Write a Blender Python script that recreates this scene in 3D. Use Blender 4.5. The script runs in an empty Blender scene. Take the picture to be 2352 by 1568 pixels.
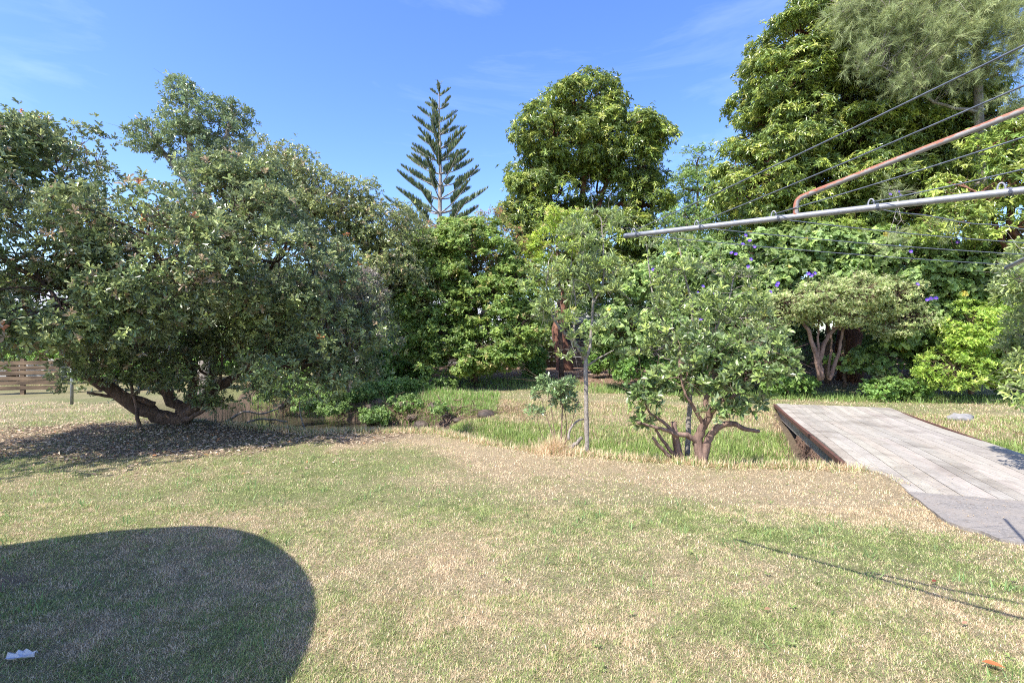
import bpy, math
import numpy as np
from mathutils import Vector
PI = math.pi
C = bpy.context.scene.collection
rs = np.random.default_rng(11)
CAMH = 1.6

# ------------------------------------------------------------------ helpers
def W(px, py, d):
    """a point seen at (px, py) of the 2352-wide view, d metres away"""
    return np.array([(px / 1176.0 - 1.0) * d, d, CAMH + (784.0 - py) / 1176.0 * d])

def tag(o, label=None, cat=None, group=None, kind=None):
    if label: o['label'] = label
    if cat: o['category'] = cat
    if group: o['group'] = group
    if kind: o['kind'] = kind
    return o

def empty(name, loc, label, cat, group=None):
    o = bpy.data.objects.new(name, None); C.objects.link(o)
    o.location = [float(v) for v in loc]; o.empty_display_size = 0.2
    return tag(o, label, cat, group)

class MB:
    """collects vertices and faces and becomes one mesh object"""
    def __init__(s): s.v = []; s.f = []; s.c = []; s.n = 0
    def add(s, v, f, col=None):
        v = np.asarray(v, float).reshape(-1, 3)
        f = np.asarray(f, int)
        s.v.append(v); s.f.append(f + s.n); s.n += len(v)
        if col is None: col = (0.5, 0.5, 0.5)
        col = np.asarray(col, float)
        if col.ndim == 1: col = np.tile(col, (len(v), 1))
        s.c.append(col)
        return s
    def build(s, name, mat, parent=None, smooth=False):
        me = bpy.data.meshes.new(name)
        V = np.concatenate(s.v) if s.v else np.zeros((0, 3))
        if parent is not None:
            V = V - np.array(parent_loc(parent))
        sizes = np.concatenate([np.full(len(f), f.shape[1]) for f in s.f])
        idx = np.concatenate([f.ravel() for f in s.f])
        me.vertices.add(len(V)); me.vertices.foreach_set('co', V.ravel().astype(np.float32))
        me.loops.add(len(idx)); me.loops.foreach_set('vertex_index', idx.astype(np.int32))
        me.polygons.add(len(sizes))
        st = np.concatenate([[0], np.cumsum(sizes)[:-1]])
        me.polygons.foreach_set('loop_start', st.astype(np.int32))
        me.polygons.foreach_set('loop_total', sizes.astype(np.int32))
        me.polygons.foreach_set('use_smooth', np.full(len(sizes), smooth))
        ca = me.color_attributes.new('Col', 'FLOAT_COLOR', 'POINT')
        cc = np.concatenate(s.c); cc = np.hstack([cc, np.ones((len(cc), 1))])
        ca.data.foreach_set('color', cc.ravel().astype(np.float32))
        me.update(calc_edges=True)
        me.materials.append(mat)
        o = bpy.data.objects.new(name, me); C.objects.link(o)
        if parent is not None: o.parent = parent
        return o

def parent_loc(p):
    l = Vector((0, 0, 0))
    while p is not None:
        l = l + p.location; p = p.parent
    return l

def unit(a): return a / np.maximum(np.linalg.norm(a, axis=-1, keepdims=True), 1e-9)

def box(mb, c, size, rotz=0.0, col=None, tilt=None):
    x, y, z = [s / 2 for s in size]
    v = np.array([[i * x, j * y, k * z] for k in (-1, 1) for j in (-1, 1) for i in (-1, 1)], float)
    b = 0.12 * min(size)
    ca, sa = math.cos(rotz), math.sin(rotz)
    v = np.stack([v[:, 0] * ca - v[:, 1] * sa, v[:, 0] * sa + v[:, 1] * ca, v[:, 2]], 1) + np.array(c)
    mb.add(v, [[0, 2, 3, 1], [4, 5, 7, 6], [0, 1, 5, 4], [2, 6, 7, 3], [0, 4, 6, 2], [1, 3, 7, 5]], col)

def tubes(mb, P, R, sides=6, col=None, cap=True):
    """P (n,m,3) curves, R (n,m) radii"""
    P = np.asarray(P, float); R = np.asarray(R, float)
    if P.ndim == 2: P = P[None]; R = R[None]
    n, m, _ = P.shape
    T = unit(np.gradient(P, axis=1))
    mean = unit(T.mean(axis=1))
    ref = np.where(np.abs(mean[:, 2:3]) < 0.75, np.array([[0, 0, 1.0]]), np.array([[0.1, 1.0, 0]]))[:, None, :]
    S = unit(np.cross(T, np.broadcast_to(ref, T.shape))); U = np.cross(S, T)
    a = np.arange(sides) / sides * 2 * PI
    ring = (S[:, :, None, :] * np.cos(a)[None, None, :, None] + U[:, :, None, :] * np.sin(a)[None, None, :, None])
    V = P[:, :, None, :] + ring * R[:, :, None, None]
    i = np.arange(m - 1)[:, None]; j = np.arange(sides)[None, :]
    q = np.stack([i * sides + j, i * sides + (j + 1) % sides, (i + 1) * sides + (j + 1) % sides, (i + 1) * sides + j], -1).reshape(-1, 4)
    F = (q[None] + (np.arange(n) * m * sides)[:, None, None]).reshape(-1, 4)
    cc = None
    if col is not None:
        col = np.asarray(col, float)
        cc = np.repeat(col, m * sides, axis=0) if col.ndim == 2 else col
    base = mb.n
    mb.add(V.reshape(-1, 3), F, cc)
    if cap:
        if sides == 4:
            pass
        e = np.stack([np.arange(sides)[::-1], np.arange(sides) + (m - 1) * sides])
        caps = (e[None] + (np.arange(n) * m * sides)[:, None, None]).reshape(-1, sides)
        mb.f.append(caps + base)

def spline(pts, n):
    """Catmull-Rom through pts (k,D) -> (n,D)"""
    p = np.asarray(pts, float)
    p = np.vstack([2 * p[0] - p[1], p, 2 * p[-1] - p[-2]])
    k = len(p) - 3
    t = np.linspace(0, k - 1e-6, n); i = t.astype(int); u = (t - i)[:, None]
    a, b, c, d = p[i], p[i + 1], p[i + 2], p[i + 3]
    return 0.5 * (2 * b + (c - a) * u + (2 * a - 5 * b + 4 * c - d) * u ** 2 + (3 * b - 3 * c + d - a) * u ** 3)

def sstep(a, b, x):
    t = np.clip((x - a) / (b - a), 0, 1); return t * t * (3 - 2 * t)

_tab = np.random.default_rng(5).random((256, 256))
def vnoise(x, y, s=1.0, off=0):
    x = np.asarray(x, float) / s + off * 17.3 + 400; y = np.asarray(y, float) / s + off * 7.7 + 400
    xi = np.floor(x).astype(int); yi = np.floor(y).astype(int)
    u = x - xi; v = y - yi; u = u * u * (3 - 2 * u); v = v * v * (3 - 2 * v)
    g = lambda a, b: _tab[a % 256, b % 256]
    return (g(xi, yi) * (1 - u) + g(xi + 1, yi) * u) * (1 - v) + (g(xi, yi + 1) * (1 - u) + g(xi + 1, yi + 1) * u) * v
def fbm(x, y, s, off=0): return (vnoise(x, y, s, off) * .5 + vnoise(x, y, s / 2.1, off + 1) * .3 + vnoise(x, y, s / 4.3, off + 2) * .2)

# ------------------------------------------------------------------ materials
def mat(name):
    m = bpy.data.materials.new(name); m.use_nodes = True
    nt = m.node_tree; b = nt.nodes['Principled BSDF']
    return m, nt, b
def nd(nt, t, **kw):
    n = nt.nodes.new(t)
    for k, v in kw.items():
        if k in n.inputs: n.inputs[k].default_value = v
        else: setattr(n, k, v)
    return n
def mixc(nt, a, b, fac, blend='MIX'):
    n = nt.nodes.new('ShaderNodeMix'); n.data_type = 'RGBA'; n.blend_type = blend
    for sock, v in ((n.inputs[6], a), (n.inputs[7], b), (n.inputs[0], fac)):
        if hasattr(v, 'links'): nt.links.new(v, sock)
        elif isinstance(v, (int, float)): sock.default_value = v
        else: sock.default_value = (*v, 1)
    return n.outputs[2]
def attr(nt): return nd(nt, 'ShaderNodeAttribute', attribute_name='Col').outputs['Color']
def noise(nt, scale, detail=4, rough=.6, coord='Object', stretch=None):
    tc = nd(nt, 'ShaderNodeTexCoord'); mp = nd(nt, 'ShaderNodeMapping')
    if stretch: mp.inputs['Scale'].default_value = stretch
    nt.links.new(tc.outputs[coord], mp.inputs['Vector'])
    n = nd(nt, 'ShaderNodeTexNoise', Scale=scale, Detail=detail, Roughness=rough)
    nt.links.new(mp.outputs['Vector'], n.inputs['Vector'])
    return n.outputs['Fac']
def ramp(nt, fac, stops):
    r = nd(nt, 'ShaderNodeValToRGB'); e = r.color_ramp.elements
    while len(e) < len(stops): e.new(0.5)
    for el, (p, c) in zip(e, stops):
        el.position = p; el.color = (*c, 1) if not isinstance(c, float) else (c, c, c, 1)
    nt.links.new(fac, r.inputs['Fac']); return r.outputs['Color']
def bump(nt, b, h, strength=.5, dist=.02):
    n = nd(nt, 'ShaderNodeBump', Strength=strength, Distance=dist)
    nt.links.new(h, n.inputs['Height']); nt.links.new(n.outputs['Normal'], b.inputs['Normal'])

def leaf_mat(name, rough=.42, spec=.5, tr=.28, back=None, backf=.6):
    m, nt, b = mat(name)
    c = attr(nt)
    if back is not None:
        g = nd(nt, 'ShaderNodeNewGeometry')
        mm = nd(nt, 'ShaderNodeMath', operation='MULTIPLY'); nt.links.new(g.outputs['Backfacing'], mm.inputs[0]); mm.inputs[1].default_value = backf
        c2 = mixc(nt, c, back, mm.outputs[0])
    else: c2 = c
    nt.links.new(c2, b.inputs['Base Color'])
    b.inputs['Roughness'].default_value = rough; b.inputs['Specular IOR Level'].default_value = spec
    t = nd(nt, 'ShaderNodeBsdfTranslucent')
    hs = nd(nt, 'ShaderNodeHueSaturation', Saturation=.98, Value=1.6); nt.links.new(c, hs.inputs['Color'])
    hs.inputs['Hue'].default_value = .485
    nt.links.new(hs.outputs['Color'], t.inputs['Color'])
    mx = nd(nt, 'ShaderNodeMixShader'); mx.inputs[0].default_value = tr
    nt.links.new(b.outputs[0], mx.inputs[1]); nt.links.new(t.outputs[0], mx.inputs[2])
    nt.links.new(mx.outputs[0], nt.nodes['Material Output'].inputs['Surface'])
    return m

def bark_mat(name, c1, c2, scale=14, stretch=(1, 1, .25), bs=.8):
    m, nt, b = mat(name)
    n = noise(nt, scale, 6, .7, stretch=stretch)
    col = ramp(nt, n, [(.32, c1), (.68, c2)])
    n2 = noise(nt, 3.0, 3); col = mixc(nt, col, tuple(min(1, x * 1.5) for x in c2), ramp(nt, n2, [(.5, 0.0), (.75, .6)]))
    nt.links.new(col, b.inputs['Base Color']); b.inputs['Roughness'].default_value = .9
    bump(nt, b, n, bs, .03)
    return m

def plain(name, c1, c2=None, scale=8, rough=.8, metal=0, bs=.2, stretch=None, usecol=False, lo=.35, hi=.65):
    m, nt, b = mat(name)
    n = noise(nt, scale, 6, .65, stretch=stretch)
    col = ramp(nt, n, [(lo, c1), (hi, c2 or tuple(x * .8 for x in c1))])
    if usecol: col = mixc(nt, col, attr(nt), 1.0, 'MULTIPLY')
    nt.links.new(col, b.inputs['Base Color']); b.inputs['Roughness'].default_value = rough; b.inputs['Metallic'].default_value = metal
    if bs: bump(nt, b, n, bs, .01)
    return m

M = {}
M['poh'] = leaf_mat('pohutukawa_leaf', .30, .55, .22, (.34, .38, .28), .5)
M['karo'] = leaf_mat('karo_leaf', .36, .6, .22, (.36, .42, .28), .45)
M['mag'] = leaf_mat('large_leaf', .32, .6, .2)
M['soft'] = leaf_mat('soft_leaf', .45, .45, .4)
M['dry'] = leaf_mat('dry_leaf', .8, .2, .2)
M['needle'] = leaf_mat('needle_leaf', .5, .4, .25)
M['grass'] = leaf_mat('grass_blade', .5, .35, .3)
M['flower'] = leaf_mat('flower_petal', .6, .2, .3)
M['bark'] = bark_mat('dark_bark', (.04, .026, .018), (.19, .12, .085))
M['redbark'] = bark_mat('red_brown_bark', (.07, .03, .018), (.22, .10, .06))
M['greybark'] = bark_mat('grey_bark', (.13, .11, .09), (.36, .32, .28), 30, (1, 1, .5))
M['tanbark'] = bark_mat('tan_bark', (.10, .06, .045), (.27, .18, .14), 18)
M['paint'] = plain('painted_wall', (.42, .42, .42), (.36, .36, .36), 2, .7, bs=0)
M['roof'] = plain('metal_roof', (.33, .34, .36), (.42, .43, .45), 3, .6, bs=0)
M['glassw'] = plain('window_pane', (.06, .08, .10), (.09, .11, .13), 1, .12, bs=0)
M['fence'] = plain('weathered_fence_board', (.06, .04, .025), (.22, .15, .09), 5, .9, stretch=(.3, 1, 3))
M['fencedark'] = plain('dark_fence_board', (.05, .042, .035), (.12, .10, .085), 5, .9, stretch=(.3, 1, 3))
M['galv'] = plain('galvanised_steel', (.22, .225, .245), (.31, .315, .34), 30, .5, .35, .15)
M['post'] = plain('dull_steel', (.20, .21, .22), (.32, .33, .34), 20, .5, .6, .15)
M['wire'] = plain('clothes_wire', (.10, .115, .14), (.16, .175, .21), 60, .5, .2, .1)
M['rusted'] = plain('rust', (.055, .025, .018), (.13, .05, .032), 14, .9, 0, .5)
M['concrete'] = plain('concrete', (.20, .17, .14), (.36, .32, .28), 7, .95, 0, .6)
M['mud'] = plain('wet_mud', (.035, .026, .02), (.11, .08, .06), 6, .75, 0, .7)
M['stone'] = plain('grey_stone', (.16, .155, .15), (.28, .27, .26), 9, .9, 0, .5)
M['paper'] = plain('white_paper', (.55, .55, .57), (.48, .49, .53), 9, .8, 0, .1)
M['cream'] = plain('added_canopy_cream', (.6, .58, .52), (.55, .53, .48), 4, .8, 0, 0)
# rusty brace: galvanised below, rust along the weather side
def _rusty():
    m, nt, b = mat('part_rusted_pipe')
    g = nd(nt, 'ShaderNodeTexCoord'); sp = nd(nt, 'ShaderNodeSeparateColor')
    at = nd(nt, 'ShaderNodeAttribute', attribute_name='Col'); nt.links.new(at.outputs['Color'], sp.inputs[0])
    n = noise(nt, 22, 5, .7)
    add = nd(nt, 'ShaderNodeMath', operation='ADD'); nt.links.new(sp.outputs[0], add.inputs[0]); nt.links.new(n, add.inputs[1])
    f = ramp(nt, add.outputs[0], [(.90, 0.0), (.98, 1.0)])
    rust = ramp(nt, noise(nt, 60, 4), [(.3, (.20, .07, .04)), (.7, (.36, .14, .085))])
    col = mixc(nt, (.24, .225, .215), rust, f)
    nt.links.new(col, b.inputs['Base Color']); b.inputs['Roughness'].default_value = .75
    bump(nt, b, n, .3, .004)
    return m
M['rusty'] = _rusty()
# weathered bridge timber
def _deck():
    m, nt, b = mat('weathered_deck_timber')
    n = noise(nt, 5, 8, .7, 'Object', (14, 1.1, 1)); n2 = noise(nt, 1.3, 4, .6)
    col = ramp(nt, n, [(.30, (.12, .10, .085)), (.46, (.31, .28, .24)), (.72, (.42, .385, .335))])
    col = mixc(nt, col, (.17, .145, .12), ramp(nt, n2, [(.50, 0.0), (.66, .7)]))
    col = mixc(nt, col, attr(nt), 1.0, 'MULTIPLY')
    nt.links.new(col, b.inputs['Base Color']); b.inputs['Roughness'].default_value = .85
    bump(nt, b, n, .5, .006)
    return m
M['deck'] = _deck()
def _asphalt():
    m, nt, b = mat('asphalt')
    n = noise(nt, 48, 5, .8); n2 = noise(nt, 3.5, 6, .7)
    col = ramp(nt, n, [(.3, (.09, .082, .075)), (.5, (.18, .165, .15)), (.72, (.32, .295, .27))])
    col = mixc(nt, col, (.25, .22, .19), ramp(nt, n2, [(.40, 0.0), (.62, .8)]))
    nt.links.new(col, b.inputs['Base Color']); b.inputs['Roughness'].default_value = .95
    bump(nt, b, n, .6, .008); return m
M['asphalt'] = _asphalt()
def _ground():
    m, nt, b = mat('lawn_ground')
    a = attr(nt)
    n1 = noise(nt, 38, 6, .75); n2 = noise(nt, 160, 3, .7)
    v = ramp(nt, n1, [(.3, .55), (.7, 1.25)])
    col = mixc(nt, a, v, 1.0, 'MULTIPLY')
    v2 = ramp(nt, n2, [(.35, .6), (.65, 1.3)])
    col = mixc(nt, col, v2, 1.0, 'MULTIPLY')
    nt.links.new(col, b.inputs['Base Color']); b.inputs['Roughness'].default_value = 1.0
    b.inputs['Specular IOR Level'].default_value = .15
    bump(nt, b, n1, .7, .03); return m
M['ground'] = _ground()
def _water():
    m, nt, b = mat('creek_water')
    b.inputs['Base Color'].default_value = (.045, .04, .028, 1); b.inputs['Roughness'].default_value = .08
    n = noise(nt, 6, 3); bump(nt, b, n, .15, .02); return m
M['water'] = _water()

# ------------------------------------------------------------------ terrain
nX = [-12, -9, -7.2, -5, -3.35, -1.34, -.51, .46, 1.32, 2.6, 3.9, 5, 7, 12, 20]
nY = [13, 12, 10.9, 9.6, 8.8, 8.9, 7.95, 7.3, 6.95, 6.5, 6.35, 6.3, 6.2, 6.0, 5.6]
fX = [-12, -9, -5, -3, -1, .5, 3, 5, 6.5, 8.5, 12, 20]
fY = [19, 18.5, 17, 16, 15, 14.8, 14, 13.2, 12.8, 12.0, 11.4, 10.5]
def height(x, y):
    x = np.asarray(x, float); y = np.asarray(y, float)
    wob = (vnoise(x, y, .9, 3) - .5) * .35
    n = np.interp(x, nX, nY) + wob * .8; f = np.interp(x, fX, fY) + wob
    t = (y - n) / (f - n)
    left = np.interp(t, [0, .10, .22, .73, .77, .81, 1], [0, .30, 1, 1, .42, .28, 0])
    mid = np.interp(t, [0, .07, .16, .30, .45, .75, 1], [0, .55, 1, 1, .62, .22, 0])
    b = sstep(-2.8, -.6, x)
    p = left * (1 - b) + mid * b
    D = .95 + .22 * b
    z = -D * p * sstep(-9.8, -7.8, x)
    z = z + .30 * sstep(15.5, 19, y) * sstep(-8, -5, x)
    rough = .015 + .10 * np.clip(p, 0, 1) * (1 - p * .3)
    z = z + (fbm(x, y, .55, 5) - .5) * rough + (fbm(x, y, 2.5, 9) - .5) * .06
    # worn dug-over hollow in the shaded near corner, and the lip of dry cuttings
    z = z + .05 * np.exp(-((t + .04) / .05) ** 2) * (x > -3.2)
    # the sheet stays under the path and under both ends of the bridge
    return z
def ditch_t(x, y):
    n = np.interp(x, nX, nY); f = np.interp(x, fX, fY); return (y - n) / (f - n)

BD = unit(np.array([.345, .939])); BN = np.array([BD[1], -BD[0]])     # bridge direction and its right-hand normal
BO = np.array([4.26, 6.45])                                            # on its left edge
def bridge_uv(x, y):
    rx = x - BO[0]; ry = y - BO[1]
    return rx * BD[0] + ry * BD[1], rx * BN[0] + ry * BN[1]

PATH = [(4.22, 5.50), (4.05, 5.05), (3.86, 4.55), (3.95, 4.15), (4.3, 3.7), (4.9, 2.6), (5.4, 1.0), (5.6, -4), (9.5, -4), (9.3, 1.5), (8.2, 3.2), (6.55, 4.48)]
def inside(poly, x, y):
    x = np.asarray(x, float); y = np.asarray(y, float); r = np.zeros(x.shape, bool)
    n = len(poly)
    for i in range(n):
        x1, y1 = poly[i]; x2, y2 = poly[(i + 1) % n]
        c = ((y1 > y) != (y2 > y)) & (x < (x2 - x1) * (y - y1) / ((y2 - y1) if y2 != y1 else 1e-9) + x1)
        r ^= c
    return r

STRAW = np.array([.50, .40, .255]); GREEN = np.array([.20, .255, .085]); DGREEN = np.array([.085, .15, .04])
DIRT = np.array([.20, .15, .105]); MUD = np.array([.13, .095, .07]); LITTER = np.array([.27, .17, .12])
def zones(x, y):
    """fractions: green, dirt (bare, littered), mud"""
    x = np.asarray(x, float); y = np.asarray(y, float)
    t = ditch_t(x, y)
    g = .46 + .46 * (fbm(x, y, 1.5, 21) - .5) * 2.0 + .30 * (fbm(x, y, .45, 31) - .5) * 2
    g = g + .22 * np.exp(-(((x + 3.2) / 2.2) ** 2 + ((y - 5.6) / 1.3) ** 2))
    g = g + .30 * np.exp(-(((x - 2.6) / 1.3) ** 2 + ((y - 4.2) / .45) ** 2))
    g = g + .20 * np.exp(-(((x - .6) / 1.1) ** 2 + ((y - 4.6) / .6) ** 2))
    g = g - .16 * np.exp(-(((x - 1.1) / 1.4) ** 2 + ((y - 2.7) / .7) ** 2))
    g = g - .55 * np.exp(-(np.clip((t + .10) / .09, -9, 9)) ** 2) * (x > -2.8)
    g = g - .35 * np.exp(-(((x - 3.6) / .9) ** 2 + ((y - 5.4) / .7) ** 2)) - .4 * np.exp(-(((x - 2.9) / .5) ** 2 + ((y - 2.7) / .6) ** 2))
    far = (t > .93)
    g = np.where(far, g * .8 + .05, g)
    ind = (t > .12) & (t < .72) & (x > -.9)
    g = np.where(ind, .80 + .4 * (fbm(x, y, .8, 41) - .5), g)
    g = np.where((t >= .72) & (t <= .93) & (x > -.9), .35 + .8 * (fbm(x, y, .8, 41) - .5), g)
    # bare leaf-strewn earth below the big tree
    e = ((x + 6.6) / 3.9) ** 2 + ((y - 8.6) / 1.75) ** 2 + (fbm(x, y, .8, 51) - .5) * 1.1
    dirt = (1 - sstep(.6, 1.2, e)) * (.30 + .75 * fbm(x, y, .45, 58))
    e2 = ((x + 3.3) / 1.9) ** 2 + ((y - 8.6) / .7) ** 2 + (fbm(x, y, .6, 53) - .5) * 1.2
    dirt = np.maximum(dirt, (1 - sstep(.6, 1.1, e2)) * .7)
    dirt = np.maximum(dirt, sstep(16.3, 17.4, y + (fbm(x, y, 1.5, 61) - .5) * 1.8) * (x > -9) * .95)
    dirt = np.maximum(dirt, .9 * (1 - sstep(.4, 1., ((x + 3.9) / .9) ** 2 + ((y - 3.3) / .35) ** 2 + (fbm(x, y, .35, 57) - .5) * 1.6)))
    mud = ((t > .03) & (t < .86)) * (1 - sstep(-1.6, -.5, x)) * (x > -9)
    mud = np.maximum(mud, ((t > .03) & (t < .2)) * .75 * (x > -1.6))
    u, v = bridge_uv(x, y)
    mud = np.maximum(mud, ((t > 0.02) & (t < .9) & (v > -.25) & (v < 2.6)) * .9)
    return np.clip(g, 0.02, 1), np.clip(dirt, 0, 1), np.clip(mud * 1.0, 0, 1)

def axis(lo, hi, st, far):
    a = list(np.arange(lo, hi + 1e-6, st)); s = st
    v = hi
    while v < far: s *= 1.35; v += s; a.append(v)
    s = st; v = lo; b = []
    while v > -far: s *= 1.35; v -= s; b.append(v)
    return np.array(b[::-1] + a)
gx = axis(-12, 14, .085, 450); gy = axis(1.2, 20.5, .085, 450)
X, Y = np.meshgrid(gx, gy)
Z = height(X, Y)
fade = sstep(30, 60, np.hypot(X, Y)); Z = Z * (1 - fade)
pin = inside(PATH, X, Y); Z = np.where(pin, np.minimum(Z, -.035), Z)
u_, v_ = bridge_uv(X, Y); onb = (u_ > -1.1) & (u_ < 7.2) & (v_ > -.02) & (v_ < 2.45) & ~((u_ < .05) & (v_ < .08 - u_ * .42))
Z = np.where(onb, np.minimum(Z, -.06), Z)
Z = np.where(onb & (u_ > -.2) & (u_ < 6.6), np.minimum(Z, -.30), Z)
g, dr, md = zones(X, Y)
col = STRAW[None, None] * .62 * (1 - g[..., None]) + GREEN[None, None] * .62 * g[..., None]
dcol = np.where((Y > 15)[..., None], LITTER * .8, DIRT)
col = col * (1 - dr[..., None]) + dcol * dr[..., None]
col = (col * (1 - md[..., None]) + MUD * md[..., None]) * .95
mb = MB(); ny, nx = X.shape
i = np.arange(ny - 1)[:, None]; j = np.arange(nx - 1)[None]
F = np.stack([i * nx + j, i * nx + j + 1, (i + 1) * nx + j + 1, (i + 1) * nx + j], -1).reshape(-1, 4)
mb.add(np.stack([X, Y, Z], -1).reshape(-1, 3), F, col.reshape(-1, 3))
ground = tag(mb.build('ground', M['ground'], smooth=True), 'ground of the back garden with a grassy ditch across it', kind='structure')

mb = MB(); mb.add([[-9.6, 9.4, -.70], [-.3, 8.6, -.70], [-.3, 16, -.70], [-9.6, 18.5, -.70]], [[0, 1, 2, 3]])
tag(mb.build('creek_water', M['water']), 'shallow brown creek water below the left tree', kind='structure')

# asphalt path
def slab(mb, poly, z0, z1, col=None):
    n = len(poly); v = [(x, y, z0) for x, y in poly] + [(x, y, z1) for x, y in poly]
    b = mb.n; mb.add(v, [[k, (k + 1) % n, n + (k + 1) % n, n + k] for k in range(n)], col)
    mb.f.append(np.array([list(range(n))[::-1]]) + b); mb.f.append(np.array([list(range(n, 2 * n))]) + b)
mb = MB()
pp = np.array(PATH + [PATH[0]]); pp2 = []
for a, b_ in zip(pp[:-1], pp[1:]):
    k = max(1, int(np.linalg.norm(b_ - a) / .12))
    for s in range(k):
        q = a + (b_ - a) * s / k
        pp2.append(tuple(q + (0 if q[0] > 5 else 1) * (vnoise(q[0], q[1], .13, 3) - .5) * .05))
slab(mb, pp2, -.10, .012)
tag(mb.build('asphalt_path', M['asphalt']), 'worn grey asphalt path at the near end of the bridge', kind='structure')

# ------------------------------------------------------------------ bridge
br = empty('footbridge', (BO[0], BO[1], 0), 'weathered grey timber bridge of long planks over the ditch', 'bridge')
mb = MB(); npl = 16; wpl = 2.40 / npl
for k in range(npl):
    v0 = .05 + k * wpl + .004; v1 = v0 + wpl - .0055
    u0 = -.98 + .0 * k; u1 = 6.75 + rs.uniform(-.03, .03)
    if k == 0: u0 = -.22
    if k == 1: u0 = -.62
    joints = [u0]; q = u0 + rs.uniform(1.2, 4)
    while q < u1 - .6: joints.append(q); q += rs.uniform(2.4, 4.2)
    joints.append(u1)
    for a, b_ in zip(joints[:-1], joints[1:]):
        c = rs.uniform(.86, 1.06); cc = np.array([c * rs.uniform(.98, 1.03), c, c * rs.uniform(.96, 1.01)])
        zt = .035 + rs.uniform(-.003, .003)
        ns = 6; us = np.linspace(a + .003, b_ - .003, ns)
        for s in range(ns - 1):
            corners = []
            for zz in (0, 1):
                for (uu, vv) in ((us[s], v0), (us[s + 1], v0), (us[s + 1], v1), (us[s], v1)):
                    p = BO + BD * uu + BN * (vv - .05)
                    corners.append((p[0], p[1], (zt if zz else -.03) + .02 * math.sin(uu * 1.1)))
            f = [[4, 7, 6, 5], [0, 1, 5, 4], [2, 3, 7, 6]]
            if s == 0: f.append([0, 4, 7, 3])
            if s == ns - 2: f.append([1, 2, 6, 5])
            mb.add(corners, f, cc)
mb.build('deck', M['deck'], br)
for v in (-.035, 2.40):
    mb = MB()
    p0 = BO + BD * (-.02) + BN * v; p1 = BO + BD * 6.75 + BN * v
    pm = (p0 + p1) / 2; L = np.linalg.norm(p1 - p0)
    box(mb, (pm[0], pm[1], .004), (L, .045, .07), math.atan2(BD[1], BD[0]))
    o = mb.build('edge_rail', M['rusted'], br)
mb = MB()
for v in (.12, 1.2, 2.28):
    pm = BO + BD * 3.3 + BN * v
    box(mb, (pm[0], pm[1], -.16), (6.5, .16, .25), math.atan2(BD[1], BD[0]))
mb.build('beam', M['fencedark'], br)
mb = MB(); pm = BO + BD * 3.3 + BN * .02
box(mb, (pm[0], pm[1], -.13), (6.6, .05, .19), math.atan2(BD[1], BD[0])); mb.build('side_board', M['concrete'], br)
for u, hgt in ((.25, 1.0), (6.55, .7)):
    mb = MB(); pm = BO + BD * u + BN * 1.2
    box(mb, (pm[0], pm[1], -.30 - hgt / 2), (.3, 2.3, hgt), math.atan2(BD[1], BD[0])); mb.build('abutment', M['concrete'], br)
# dry roots hanging below the bridge side
mb = MB()
n = 260; uu = rs.uniform(.2, 3.6, n); L = rs.uniform(.08, .34, n)
p = BO[None] + BD[None] * uu[:, None] + BN[None] * rs.uniform(-.06, .0, n)[:, None]
P = np.stack([np.column_stack([p + rs.normal(0, .012 * k, (n, 2)), -.20 - L * k / 4]) for k in range(5)], 1)
tubes(mb, P, np.full((n, 5), .005) * np.array([1, .9, .8, .6, .3]), 3, np.tile([.30, .2, .15], (n, 1)) * rs.uniform(.6, 1.3, (n, 1)), cap=False)
o = mb.build('hanging_roots', M['dry'], br); o['kind'] = 'stuff'

# ------------------------------------------------------------------ foliage machinery
LEAF = {
 'round': (np.array([[0, 0, 0], [.42, .30, .10], [.50, .66, .12], [0, 1, -.04], [-.50, .66, .12], [-.42, .30, .10]]), [[0, 1, 2, 3], [0, 3, 4, 5]]),
 'obov': (np.array([[0, 0, 0], [.26, .35, .07], [.50, .74, .10], [0, 1, -.05], [-.50, .74, .10], [-.26, .35, .07]]), [[0, 1, 2, 3], [0, 3, 4, 5]]),
 'lance': (np.array([[0, 0, 0], [.46, .32, .06], [.36, .68, .0], [0, 1, -.16], [-.36, .68, .0], [-.46, .32, .06]]), [[0, 1, 2, 3], [0, 3, 4, 5]]),
 'heart': (np.array([[0, .08, 0], [.46, 0, .04], [.5, .40, .08], [0, 1, -.12], [-.5, .40, .08], [-.46, 0, .04]]), [[0, 1, 2, 3], [0, 3, 4, 5]]),
 'dia': (np.array([[0, 0, 0], [.5, .5, .08], [0, 1, -.05], [-.5, .5, .08]]), [[0, 1, 2], [0, 2, 3]]),
 'needle': (np.array([[-.5, 0, 0], [.5, 0, 0], [0, 1, 0]]), [[0, 1, 2]]),
}
def put_leaves(mb, P, D, N, L, Wd, col, shape='obov'):
    T, F = LEAF[shape]; F = np.array(F); n = len(P); m = len(T)
    D = unit(D); N = unit(N - (N * D).sum(1, keepdims=True) * D); S = np.cross(D, N)
    V = (P[:, None] + S[:, None] * (T[None, :, 0:1] * Wd[:, None, None]) + D[:, None] * (T[None, :, 1:2] * L[:, None, None])
         + N[:, None] * (T[None, :, 2:3] * L[:, None, None]))
    Fa = (F[None] + (np.arange(n) * m)[:, None, None]).reshape(-1, F.shape[1])
    mb.add(V.reshape(-1, 3), Fa, np.repeat(col, m, axis=0))

PK = 1.52
def palette(pal, n, r):
    cs = np.array([p[0] for p in pal]) * PK; w = np.array([p[1] for p in pal], float); w /= w.sum()
    return cs[r.choice(len(cs), n, p=w)]

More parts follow.
